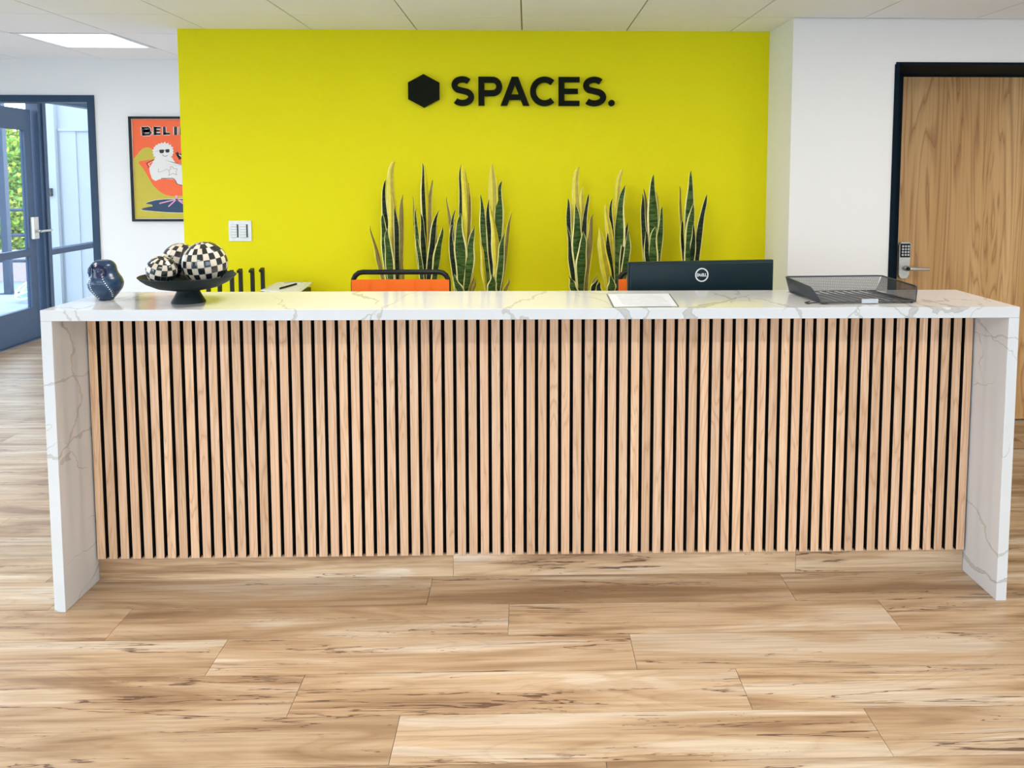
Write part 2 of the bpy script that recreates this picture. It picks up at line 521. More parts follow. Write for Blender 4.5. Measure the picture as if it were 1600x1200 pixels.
# shorter planks that close the rows at the two side walls
bm = nb(); box(bm, 0, 1, 0, PW - 0.0016, -0.005, 0.0)
stub0 = None
for k in range(-32, 12):
    y0 = 0.017 - k * PW
    if y0 < -2.2 or y0 + PW > 6.6: continue
    off = OFFS[k] if k in OFFS else (k * 0.337 + 0.21 * math.sin(k * 2.1)) % PL
    x = off - 6 * PL
    while x + PL <= XL: x += PL
    ends = [(XL, x + PL - 0.0016)]
    if y0 < 2.25:
        while x + PL <= XR: x += PL
        ends.append((x, XR))
    for a, b in ends:
        if b - a < 0.03: continue
        b2 = nb(); box(b2, a, b, y0, y0 + PW - 0.0016, -0.005, 0.0)
        build('floor_plank', b2, 'floor_plank', floor)
bm.free()

# ceiling: grid slab with lay-in tiles
GX, GY, TS = -0.0634, 1.648, 0.61
LIGHT_CELL = (-5, 1)           # the grid cell that holds the light in view
tx0, ty0 = GX + LIGHT_CELL[0] * TS, GY + LIGHT_CELL[1] * TS
bm = nb()
for q in ((XL, XR, YB, ty0), (XL, XR, ty0 + TS, 6.6), (XL, tx0, ty0, ty0 + TS), (tx0 + TS, XR, ty0, ty0 + TS)):
    box(bm, *q, CEIL + 0.0075, CEIL + 0.12)
ceiling = build('ceiling', bm, 'ceiling_grid', kind='structure')
tile0 = None
def tile_bm(x0, x1, y0, y1):
    b = nb(); g = 0.004
    box(b, x0 + g, x1 - g, y0 + g, y1 - g, CEIL, CEIL + 0.012)
    return b
for i in range(-8, 8):
    for j in range(-4, 9):
        x0, y0 = GX + i * TS, GY + j * TS
        x1, y1 = x0 + TS, y0 + TS
        if (i, j) == LIGHT_CELL or x1 < XL + .02 or x0 > XR - .02 or y1 > 6.6: continue
        if y0 > 2.7 and x0 > -1.9: continue
        cl = (max(x0, XL), min(x1, XR), y0, y1)
        if cl[1] - cl[0] < TS - 1e-3:
            build('ceiling_tile', tile_bm(*cl), 'ceiling_tile', ceiling)
        elif tile0 is None:
            tile0 = build('ceiling_tile', tile_bm(*cl), 'ceiling_tile', ceiling)
        else:
            again(tile0, ((x0 + x1) / 2, (y0 + y1) / 2, CEIL + 0.006), ceiling)
# the field of tiles above and behind the viewer, one panel with the same seams
bm = nb()
for i in range(-8, 8):
    for j in range(-11, -4):
        x0, y0 = max(GX + i * TS, XL), max(GY + j * TS, YB)
        x1, y1 = min(GX + (i + 1) * TS, XR), GY + (j + 1) * TS
        if x1 - x0 < .03 or y1 - y0 < .03: continue
        box(bm, x0 + .004, x1 - .004, y0 + .004, y1 - .004, CEIL, CEIL + 0.012)
tf = build('ceiling_tile_field', bm, 'ceiling_tile', ceiling); tf['kind'] = 'stuff'

# walls
bm = nb(); box(bm, -2.052, 1.392, YELLOW, YL + 0.12, 0, CEIL + .005)
for f in bm.faces: f.material_index = 0 if f.normal.y < -0.5 else 1
wall_back = build('wall_back', bm, ['yellow_paint', 'white_paint'], kind='structure')
bm = nb()
box(bm, -3.213, -2.0525, YL, YL + 0.12, 0, CEIL + .005)
box(bm, XL, -3.213, YL, YL + 0.12, 2.10, CEIL + .005)
wall_alcove = build('wall_alcove', bm, 'white_paint', kind='structure')
DT = 2.131                     # top of the door recess
bm = nb()
box(bm, 1.3925, 1.955, YR, 2.20, 0, CEIL + .005)
box(bm, 1.955, 3.30, YR, 2.20, DT, CEIL + .005)
box(bm, 3.30, XR, YR, 2.20, 0, CEIL + .005)
box(bm, 1.955, 3.30, 2.212, 2.32, 0, DT)
wall_right = build('wall_right', bm, 'white_paint', kind='structure')
bm = nb(); box(bm, XR, XR + .12, YB, 2.3, 0, CEIL + .005)
build('wall_east', bm, 'white_paint', kind='structure')

def glazed_wall(name_w, name_win, axis, at, a0, a1, piers, sill=0.10, head=2.10, th=0.12):
    """an outer wall with storefront glazing between piers"""
    bm_ = nb()
    def bx(u0, u1, z0, z1, t0=0.0, t1=None, b=None, bev=0):
        t1_ = th if t1 is None else t1
        if axis == 'x': box(b if b is not None else bm_, at - t1_, at - t0, u0, u1, z0, z1, 0, bev)
        else: box(b if b is not None else bm_, u0, u1, at - t1_, at - t0, z0, z1, 0, bev)
    bx(a0, a1, 0, sill); bx(a0, a1, head, CEIL + .005)
    for p0, p1 in piers: bx(p0, p1, sill, head)
    build(name_w, bm_, 'white_paint', kind='structure')
    edges = sorted(piers)
    for (_, u0), (u1, _) in zip(edges, edges[1:]):
        fb = nb()
        n = max(1, round((u1 - u0) / 1.3))
        for z0, z1 in ((sill, sill + .05), (head - .05, head)): bx(u0, u1, z0, z1, .03, .09, fb)
        for q in range(n + 1):
            c = u0 + .025 + (u1 - u0 - .05) * q / n
            bx(c - .025, c + .025, sill + .05, head - .05, .03, .09, fb)
        w_ = build(name_win, fb, 'blue_frame', kind='structure')
        for q in range(n):
            c0 = u0 + .025 + (u1 - u0 - .05) * q / n + .025; c1 = u0 + .025 + (u1 - u0 - .05) * (q + 1) / n - .025
            gb = nb(); bx(c0, c1, sill + .05, head - .05, .055, .065, gb)
            build('pane', gb, 'glass', w_)
glazed_wall('wall_left', 'window_2', 'x', XL, YB, 3.415, ((YB, YB + .5), (-3.2, -2.9), (-.1, .2), (3.05, 3.415)))
glazed_wall('wall_front', 'fill_window', 'y', YB, XL, XR, ((XL, XL + .4), (-1.7, -1.4), (1.2, 1.5), (XR - .4, XR)))  # unseen glazing behind the camera, added to bring in soft frontal daylight

# storefront opening trim in the alcove wall
bm = nb()
box(bm, XL, -3.213, YL - .012, YL + .13, 2.055, 2.105)
box(bm, -3.262, -3.213, YL - .012, YL + .13, 0, 2.055)
build('trim_1', bm, 'blue_frame', kind='structure')
# side glazing beyond the opening: frame, sidelight pane, glazed door
X0 = XL
wb = nb()
box(wb, X0 - .12, X0, 3.535, 4.05, 0, CEIL + .005)
box(wb, X0 - .12, X0, 6.30, 6.72, 0, CEIL + .005)
box(wb, X0 - .12, X0, 4.05, 6.30, 2.30, CEIL + .005)
box(wb, X0 - .12, -2.0, 6.60, 6.72, 0, CEIL + .005)
build('wall_vestibule', wb, 'white_paint', kind='structure')
fb = nb()
box(fb, X0 - .10, X0 + .012, 4.05, 6.30, 2.205, 2.30)          # head over all
box(fb, X0 - .10, X0 + .012, 5.035, 5.165, 0, 2.205)            # wide mullion
box(fb, X0 - .10, X0 + .030, 5.08, 5.10, 0, 2.205)
box(fb, X0 - .10, X0 + .012, 6.22, 6.30, 0, 2.205)
box(fb, X0 - .10, X0 + .012, 5.165, 6.22, 0.757, 0.808)        # mid rail
box(fb, X0 - .10, X0 + .012, 5.165, 6.22, 0.0, 0.12)
box(fb, X0 - .10, X0 + .012, 4.05, 4.09, 0, 2.205)
box(fb, X0 - .12, X0 + .004, 4.09, 5.035, -.02, .010)
window_1 = build('window_1', fb, 'door_blue', kind='structure')
for z0, z1 in ((0.12, 0.757), (0.808, 2.205)):
    gb = nb(); box(gb, X0 - .05, X0 - .042, 5.165, 6.22, z0, z1)
    build('pane', gb, 'glass', window_1)
# glazed door, a few degrees ajar outwards (hinge on its near edge)
HY, HX, DW = 4.10, X0 - .005, 0.885
ang = R(1.6)
ex = Vector((-math.sin(ang), math.cos(ang), 0)); en = Vector((math.cos(ang), math.sin(ang), 0)); ez = Vector((0, 0, 1))
def dbox(b, s0, s1, z0, z1, t0, t1, mi=0):
    c = Vector((HX, HY, 0)) + ex * (s0 + s1) / 2 + en * (t0 + t1) / 2 + ez * (z0 + z1) / 2
    obox(b, c, ex, en, ez, s1 - s0, t1 - t0, z1 - z0, mi)
db = nb()
dbox(db, 0, DW, 0.012, 0.30, -.045, 0); dbox(db, 0, DW, 1.925, 2.115, -.045, 0)
dbox(db, 0, .12, 0.30, 1.925, -.045, 0); dbox(db, DW - .105, DW, 0.30, 1.925, -.045, 0)
dbox(db, .12, DW - .105, 0.775, 0.84, -.045, 0)
door_2 = build('door_2', db, 'door_blue', kind='structure')
for z0, z1 in ((.30, .775), (.84, 1.925)):
    gb = nb(); dbox(gb, .12, DW - .105, z0, z1, -.027, -.02); build('pane', gb, 'glass', door_2)
lb = nb(); dbox(lb, DW - .085, DW - .008, 0.93, 1.13, 0, .035)
dl = build('door_lock', lb, 'satin_nickel', door_2)
lb = nb()
c0 = Vector((HX, HY, 0)) + ex * (DW - .045) + ez * 1.0
tube(lb, [c0 + en * .03, c0 + en * .075, c0 + en * .085 - ex * .02, c0 + en * .085 + ex * .16], .011)
build('lever', lb, 'satin_nickel', dl)

# wooden door on the right
fb = nb()
box(fb, 1.955, 3.30, YR - .008, YR + .03, DT - .008, DT + .004)          # thin casing edge of the recess head
box(fb, 1.9555, 3.30, YR + .03, 2.165, DT - .006, DT - .0005)            # dark lined soffit
box(fb, 1.949, 1.973, YR - .008, 2.165, 0, DT - .008)                    # dark lined jamb
box(fb, 2.142, 2.220, 2.14, 2.20, 0, DT - .013)                          # door frame
box(fb, 3.18, 3.28, 2.14, 2.20, 0, DT - .013)
box(fb, 2.142, 3.28, 2.14, 2.20, DT - .013, DT - .006)
door_1 = build('door_1', fb, 'black_frame', kind='structure')
DFY = 2.165
fb = nb(); box(fb, 2.223, 3.177, DFY, DFY + .044, 0.010, DT - .015)
leaf_panel = build('door_panel', fb, 'door_wood', door_1)
fb = nb(); box(fb, 2.221, 3.18, 2.13, 2.205, -.002, .006)
build('threshold', fb, 'steel', door_1)

def lock_on_door(cx, z_lo, z_hi, w):
    y1 = DFY
    b = nb()
    n = 12
    prof = []
    # body outline, a tapered plate with a clipped foot, thicker towards the keypad
    out = [(-.030, z_lo + .022), (-.018, z_lo), (.018, z_lo), (.034, z_lo + .022), (.034, z_lo + .07), (.040, z_hi - .012), (.030, z_hi), (-.020, z_hi), (-.032, z_hi - .02)]
    prism(b, [(cx + u, v) for u, v in out], .030, lambda u, v, w_: Vector((u, y1 - w_, v)))
    lk = build('door_lock', b, 'satin_nickel', door_1)
    b = nb(); box(b, cx - .026, cx + .034, y1 - .036, y1 - .029, z_hi - .092, z_hi - .008, 0, .003)
    build('keypad', b, 'black_metal', lk)
    kb = None
    for r_ in range(4):
        for c_ in range(3):
            at = (cx - .014 + c_ * .0175, y1 - .038, z_hi - .024 - r_ * .0175)
            if kb is None:
                b = nb(); box(b, at[0] - .0058, at[0] + .0058, at[1] - .003, at[1] + .003, at[2] - .0058, at[2] + .0058, 0, .0018)
                kb = build('key', b, 'key_white', lk)
            else: again(kb, at, lk)
    b = nb()
    zc = z_lo + .063
    for x_ in (cx + .006,):
        tube(b, [(x_, y1 - .028, zc), (x_, y1 - .062, zc), (x_ + .012, y1 - .070, zc), (x_ + .06, y1 - .070, zc - .002), (x_ + .135, y1 - .066, zc - .005)], [.016, .016, .0125, .0115, .0085], 10)
    build('lever', b, 'satin_nickel', lk, smooth='auto')
    b = nb(); tube(b, [(cx + .006, y1 - .066, zc), (cx + .006, y1 - .084, zc)], .010, 12)
    build('cylinder', b, 'black_metal', lk)
lock_on_door(2.260, 0.900, 1.120, .07)

# recessed ceiling light in view
cl_root = empty('ceiling_light', (tx0 + TS / 2, ty0 + TS / 2, CEIL), 'square recessed white ceiling light near the storefront doors', 'ceiling light')
b = nb()
g = .006
for (u0, u1, v0, v1) in ((0, TS, 0, .03), (0, TS, TS - .03, TS), (0, .03, .03, TS - .03), (TS - .03, TS, .03, TS - .03)):
    box(b, tx0 + u0 + (g if u0 == 0 else 0), tx0 + u1 - (g if u1 == TS else 0), ty0 + v0 + (g if v0 == 0 else 0), ty0 + v1 - (g if v1 == TS else 0), CEIL - .003, CEIL + .012)
build('frame', b, 'plastic_white', cl_root)
b = nb()
for (u0, u1, v0, v1) in ((.03, .036, .03, TS - .03), (TS - .036, TS - .03, .03, TS - .03), (.036, TS - .036, .03, .036), (.036, TS - .036, TS - .036, TS - .03)):
    box(b, tx0 + u0, tx0 + u1, ty0 + v0, ty0 + v1, CEIL - .001, CEIL + .055)
build('housing', b, 'plastic_white', cl_root)
b = nb(); box(b, tx0 + .036, tx0 + TS - .036, ty0 + .036, ty0 + TS - .036, CEIL + .050, CEIL + .058)
build('diffuser', b, 'led_diffuser', cl_root)

# ================================================================== RECEPTION DESK
HW, DEP, TH, H = 1.6928, 0.437, 0.038, 1.07
REC = 0.2151
desk = empty('reception_desk', (0, DEP / 2, 0), 'long white veined reception counter with vertical oak slat front', 'reception desk')
def slab(name, *a):
    b = nb(); box(b, *a, 0, .0015)
    return build(name, b, 'marble', desk, smooth=False, origin=(0, 0, 0))
slab('countertop', -HW, HW, 0, DEP, H - TH, H)
slab('side_panel', -HW, -HW + TH, 0, DEP, 0, H - TH - .0003)
slab('side_panel', HW - TH, HW, 0, DEP, 0, H - TH - .0003)
ZB = 0.0894
b = nb(); box(b, -HW + TH + .001, HW - TH - .001, REC + .0185, REC + .03, ZB + .003, H - TH - .001)
build('backing_panel', b, 'black_backing', desk)
NS, S0, S1, SW = 76, -1.6495, 1.6482, 0.0312
pitch = (S1 - SW - S0) / (NS - 1)
b = nb(); box(b, S0, S0 + SW, REC, REC + .018, ZB, H - TH - .001, 0, .0012)
b.normal_update()
for f in b.faces:
    if abs(f.normal.x) > .9: f.material_index = 1        # dark raw edges, oak face
slat0 = build('slat', b, ['oak_slat', 'slat_edge'], desk)
for k in range(1, NS):
    again(slat0, (S0 + SW / 2 + pitch * k, REC + .009, (ZB + H - TH - .001) / 2), desk)
KX = [-HW + TH + .001, -0.319, 1.0, HW - TH - .001]
for a_, b_ in zip(KX, KX[1:]):
    b = nb(); box(b, a_ + .0007, b_ - .0007, 0.231, 0.243, 0.0, ZB - .001)
    build('kick_board', b, 'kick_wood', desk)
b = nb(); box(b, -HW + TH + .001, HW - TH - .001, .26, .82, .715, .74, 0, .001)
build('work_surface', b, 'cabinet_white', desk)

# ================================================================== BACK CABINET AND PLANTS
CABZ = 0.80
cab = empty('low_cabinet', (-.35, 1.88, 0), 'low white cabinet along the yellow wall behind the counter', 'cabinet')
b = nb(); box(b, -2.0, 1.30, 1.70, 2.08, .06, CABZ - .025); build('body', b, 'cabinet_white', cab)
b = nb(); box(b, -2.02, 1.32, 1.68, 2.083, CABZ - .0245, CABZ); build('top', b, 'cabinet_white', cab)
b = nb(); box(b, -1.96, 1.26, 1.74, 2.07, 0, .0595); build('plinth', b, 'black_metal', cab)
dr = None
for k in range(6):
    x0 = -2.0 + k * .55
    b = nb(); box(b, x0 + .002, x0 + .548, 1.682, 1.6995, .065, CABZ - .03, 0, .001); d_ = build('door', b, 'cabinet_white', cab)
    b = nb(); box(b, x0 + .25, x0 + .30, 1.670, 1.6815, .70, .712); build('handle', b, 'black_metal', d_)

PLANTS = [
 [(-0.926,1.239,-0.891,1.086,-0.827,0.026,'o',0),(-0.841,1.499,-0.842,1.321,-0.816,0.033,'d',-1),(-0.784,1.598,-0.807,1.43,-0.779,0.048,'y',-2),(-0.799,1.43,-0.805,1.268,-0.783,0.04,'y',0),(-0.844,1.308,-0.844,1.17,-0.812,0.04,'g',1),(-0.818,1.234,-0.816,1.096,-0.801,0.051,'g',3),(-0.779,1.351,-0.775,1.196,-0.772,0.033,'d',1),(-0.747,1.416,-0.749,1.249,-0.769,0.033,'o',-1),(-0.739,1.067,-0.744,0.957,-0.765,0.022,'o',0)],
 [(-0.684,1.408,-0.673,1.249,-0.634,0.018,'o',-1),(-0.656,1.34,-0.66,1.177,-0.626,0.026,'g',1),(-0.637,1.315,-0.624,1.159,-0.612,0.033,'d',1),(-0.629,1.594,-0.614,1.394,-0.608,0.048,'h',-1),(-0.574,1.499,-0.591,1.321,-0.601,0.033,'o',-2),(-0.535,1.33,-0.569,1.16,-0.605,0.04,'d',2),(-0.543,1.242,-0.565,1.085,-0.59,0.029,'d',0),(-0.509,1.237,-0.539,1.088,-0.583,0.048,'g',3),(-0.662,1.207,-0.645,1.069,-0.623,0.026,'g',2)],
 [(-0.491,1.405,-0.474,1.248,-0.444,0.022,'o',-1),(-0.441,1.336,-0.459,1.176,-0.437,0.029,'d',0),(-0.45,1.275,-0.462,1.104,-0.429,0.033,'d',1),(-0.415,1.313,-0.413,1.143,-0.404,0.066,'g',3),(-0.404,1.591,-0.404,1.376,-0.389,0.048,'h',-1),(-0.385,1.568,-0.38,1.321,-0.386,0.044,'y',-2),(-0.369,1.481,-0.365,1.321,-0.382,0.029,'o',-2),(-0.338,1.24,-0.355,1.088,-0.389,0.051,'g',3),(-0.45,0.971,-0.424,0.902,-0.4,0.048,'g',5),(-0.339,0.974,-0.35,0.904,-0.375,0.022,'o',2),(-0.325,0.943,-0.337,0.892,-0.364,0.018,'o',1)],
 [(-0.293,1.416,-0.287,1.25,-0.247,0.037,'g',1),(-0.275,1.329,-0.266,1.176,-0.239,0.029,'d',0),(-0.256,1.387,-0.252,1.212,-0.228,0.033,'d',0),(-0.227,1.591,-0.23,1.394,-0.217,0.062,'y',-2),(-0.243,1.351,-0.222,1.177,-0.199,0.04,'y',1),(-0.18,1.492,-0.197,1.303,-0.21,0.051,'g',-1),(-0.126,1.314,-0.15,1.157,-0.192,0.026,'o',-1),(-0.166,1.198,-0.182,1.068,-0.206,0.04,'g',2),(-0.298,1.171,-0.288,1.032,-0.261,0.026,'y',2),(-0.232,0.971,-0.233,0.902,-0.232,0.055,'g',5),(-0.136,0.944,-0.15,0.896,-0.181,0.022,'o',2)],
 [(0.202,1.394,0.204,1.248,0.242,0.033,'d',-1),(0.196,1.241,0.211,1.084,0.242,0.029,'d',0),(0.26,1.572,0.245,1.394,0.267,0.051,'y',-2),(0.284,1.459,0.277,1.284,0.289,0.04,'y',-1),(0.242,1.366,0.25,1.177,0.271,0.059,'g',2),(0.321,1.42,0.295,1.267,0.286,0.029,'d',0),(0.346,1.303,0.321,1.168,0.3,0.04,'o',0),(0.288,1.212,0.274,1.07,0.271,0.059,'g',4),(0.201,0.955,0.223,0.9,0.253,0.044,'g',5)],
 [(0.37,1.23,0.396,1.086,0.444,0.055,'y',2),(0.408,1.366,0.429,1.213,0.463,0.037,'y',1),(0.452,1.392,0.446,1.229,0.463,0.029,'d',-1),(0.422,1.236,0.434,1.066,0.459,0.04,'d',1),(0.509,1.561,0.483,1.375,0.477,0.044,'y',-2),(0.519,1.469,0.494,1.267,0.485,0.062,'g',1),(0.537,1.257,0.516,1.122,0.496,0.033,'d',2),(0.549,1.21,0.53,1.087,0.507,0.04,'g',3),(0.364,0.966,0.344,0.899,0.319,0.022,'o',0),(0.444,0.962,0.441,0.903,0.448,0.048,'g',5),(0.37,0.922,0.374,0.886,0.385,0.033,'d',3),(0.369,0.934,0.347,0.89,0.326,0.033,'d',1)],
 [(0.622,1.42,0.631,1.248,0.662,0.033,'d',0),(0.635,1.449,0.644,1.284,0.669,0.029,'o',-1),(0.676,1.532,0.68,1.322,0.688,0.062,'g',1),(0.695,1.438,0.705,1.266,0.699,0.04,'y',0),(0.738,1.35,0.724,1.204,0.703,0.037,'g',0),(0.687,1.236,0.682,1.123,0.684,0.051,'g',3),(0.641,1.21,0.648,1.104,0.673,0.033,'d',2)],
 [(0.838,1.463,0.846,1.302,0.877,0.022,'o',-1),(0.842,1.271,0.851,1.157,0.88,0.033,'d',1),(0.902,1.551,0.891,1.339,0.899,0.051,'g',0),(0.908,1.366,0.892,1.213,0.888,0.051,'g',2),(0.992,1.416,0.958,1.248,0.925,0.037,'d',0),(0.915,1.253,0.908,1.121,0.906,0.033,'d',2)],
]

def leaf_bm(tx, tz, mx, mz, bx, w, y, tw, bow):
    """a strap leaf: quadratic spine, belly at a third, pointed tip, shallow trough"""
    b = nb()
    n = 14
    B = Vector((bx, 1.88, CABZ + .02)); Mid = Vector((mx, y, mz)); T = Vector((tx, y + bow, tz))
    # spine through base, mid and tip
    Cc = Mid * 2 - (B + T) / 2
    rowsv = []
    for i in range(n + 1):
        t = i / n
        p = B * (1 - t) ** 2 + Cc * 2 * t * (1 - t) + T * t * t
        d = ((Cc - B) * 2 * (1 - t) + (T - Cc) * 2 * t).normalized()
        a = tw[0] + tw[1] * math.sin(t * 4.2 + tw[2]) + tw[3] * t
        side = Vector((math.cos(a), math.sin(a), 0)); side = (side - d * side.dot(d)).normalized()
        nrm = d.cross(side)
        prof = (0.60 + 0.40 * math.sin(t / .42 * math.pi / 2)) if t < .42 else (1 - ((t - .42) / .58) ** 1.35)
        hw = max(0.0010, w / 2 * prof) * (1 + .10 * math.sin(t * 15 + tw[2] * 3))
        p = p + Vector((.005 * math.sin(t * 9 + tw[2] * 2) * t, 0, 0))
        front = []
        for u in (-1, -.74, 0, .74, 1):
            front.append(p + side * hw * u - nrm * hw * .28 * (1 - u * u) )
        th_ = .0018 + .0035 * (1 - t)
        back = [q + nrm * th_ * (1 - abs(u) * .7) for q, u in zip(front, (-1, -.74, 0, .74, 1))]
        rowsv.append([b.verts.new(q) for q in front] + [b.verts.new(q) for q in back])
    for r0, r1 in zip(rowsv, rowsv[1:]):
        for k in range(4):
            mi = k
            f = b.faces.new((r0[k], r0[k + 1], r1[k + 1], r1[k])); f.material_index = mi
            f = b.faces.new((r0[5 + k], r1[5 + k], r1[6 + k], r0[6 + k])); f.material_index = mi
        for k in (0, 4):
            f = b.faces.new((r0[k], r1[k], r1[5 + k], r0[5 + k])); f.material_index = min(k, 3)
    for rw in (rowsv[0], rowsv[-1]):
        for k in range(4):
            f = b.faces.new((rw[k], rw[k + 1], rw[6 + k], rw[5 + k])); f.material_index = 1
    return b
PLANT_LABELS = [
 'leftmost snake plant behind the orange chair, one leaf leaning far left',
 'second snake plant from the left, tallest leaf half dark and half yellow',
 'third snake plant from the left, broad green front leaf, just right of the chair',
 'fourth snake plant from the left, last before the wide gap in the row',
 'fifth snake plant from the left, first one after the wide gap',
 'sixth snake plant from the left, spreading beside the left edge of the monitor',
 'seventh snake plant from the left, compact clump above the left half of the monitor',
 'rightmost snake plant, one slender leaf leaning right above the monitor',
]
KINDS = {'g': ('leaf_margin_pale', 'leaf_green', 'leaf_green', 'leaf_margin_pale'), 'd': ('leaf_margin_pale', 'leaf_dark', 'leaf_dark', 'leaf_margin_pale'),
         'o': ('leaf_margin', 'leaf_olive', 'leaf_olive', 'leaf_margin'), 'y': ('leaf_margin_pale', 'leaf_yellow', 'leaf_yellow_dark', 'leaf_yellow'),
         'h': ('leaf_margin_pale', 'leaf_dark', 'leaf_yellow', 'leaf_yellow')}
rl = random.Random(5)
pot0 = None
for k, leaves in enumerate(PLANTS):
    cx = sum(l[4] for l in leaves) / len(leaves)
    pr_ = empty('snake_plant', (cx, 1.88, CABZ), PLANT_LABELS[k], 'plant', 'snake plants along the yellow wall')
    b = nb(); lathe(b, [(0, CABZ + .0005), (.062, CABZ + .0005), (.076, CABZ + .046), (.078, CABZ + .05), (.073, CABZ + .05), (.070, CABZ + .040), (0, CABZ + .038)], cx, 1.88, 28)
    build('pot', b, 'pot_white', pr_, smooth='auto')
    b = nb(); lathe(b, [(0, CABZ + .0385), (.069, CABZ + .0405), (.068, CABZ + .044), (0, CABZ + .046)], cx, 1.88, 20)
    build('soil', b, 'soil', pr_)
    for (tx, tz, mx, mz, bx, w, kd, dp) in leaves:
        y = 1.88 - .012 * dp
        tw = (rl.uniform(-.35, .35), rl.uniform(.1, .45), rl.uniform(0, 6), rl.uniform(-.5, .5))
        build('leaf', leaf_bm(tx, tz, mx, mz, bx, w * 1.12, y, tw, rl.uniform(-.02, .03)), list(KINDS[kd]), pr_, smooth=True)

# file sorter with upright dividers
SY = 1.85
fs = empty('file_sorter', (-1.68, SY, CABZ), 'black metal file sorter with six upright dividers behind the bowl', 'file sorter')
b = nb(); box(b, -1.86, -1.512, SY - .10, SY + .10, CABZ, CABZ + .008, 0, .001); build('base', b, 'black_metal', fs)
for x_, zt in zip((-1.829, -1.766, -1.697, -1.648, -1.582, -1.525), (.985, .988, .990, .998, 1.000, 1.003)):
    b = nb()
    box(b, x_ - .009, x_ + .009, SY - .012, SY + .012, CABZ + .0078, zt - .012, 0, .001)
    obox(b, (x_, SY - .014, zt - .008), (1, 0, 0), (0, 1, .25), (0, -.25, 1), .020, .040, .012)
    build('divider', b, 'black_metal', fs)
# box with a clipboard on it
b = nb()
q = [(-1.505, 1.815), (-1.290, 1.718), (-1.292, 2.00), (-1.485, 2.03)]
prism(b, [(u + (.012 if i in (0, 3) else -.004), v) for i, (u, v) in enumerate(q)], .873 - CABZ, lambda u, v, w: Vector((u, v, CABZ + .0003 + w)))
bx_root = build('document_box', b, 'black_metal')
tag(bx_root, 'low black box under the clipboard beside the yellow wall', 'box')
b = nb(); box(b, -1.43, -1.36, 1.84, 1.846, .845, .87)
cb = empty('clipboard', (-1.40, 1.87, .874), 'white clipboard with papers and a pen in front of the yellow wall', 'clipboard')
b.free()
q = [(-1.524, 1.805), (-1.286, 1.698), (-1.288, 2.010), (-1.498, 2.040)]
b = nb(); prism(b, q, .006, lambda u, v, w: Vector((u, v, .8735 + w + (v - 1.7) * .055 + (u + 1.52) * .02))); build('board', b, 'plastic_white', cb)
def inset(q, k):
    c = (sum(p[0] for p in q) / 4, sum(p[1] for p in q) / 4)
    return [(c[0] + (p[0] - c[0]) * k, c[1] + (p[1] - c[1]) * k) for p in q]
b = nb(); prism(b, inset(q, .86), .0012, lambda u, v, w: Vector((u, v, .8797 + w + (v - 1.7) * .055 + (u + 1.52) * .02))); build('papers', b, 'paper_white', cb)
b = nb(); obox(b, (-1.395, 1.995, .901), (1, -.1, 0), (.1, 1, .05), (0, -.05, 1), .10, .022, .010); build('clip', b, 'steel', cb)
b = nb(); tube(b, [(-1.415, 1.80, .8945), (-1.36, 1.93, .9025)], .0055, 8)
tag(build('pen', b, 'black_metal'), 'dark pen lying on the white clipboard', 'pen')

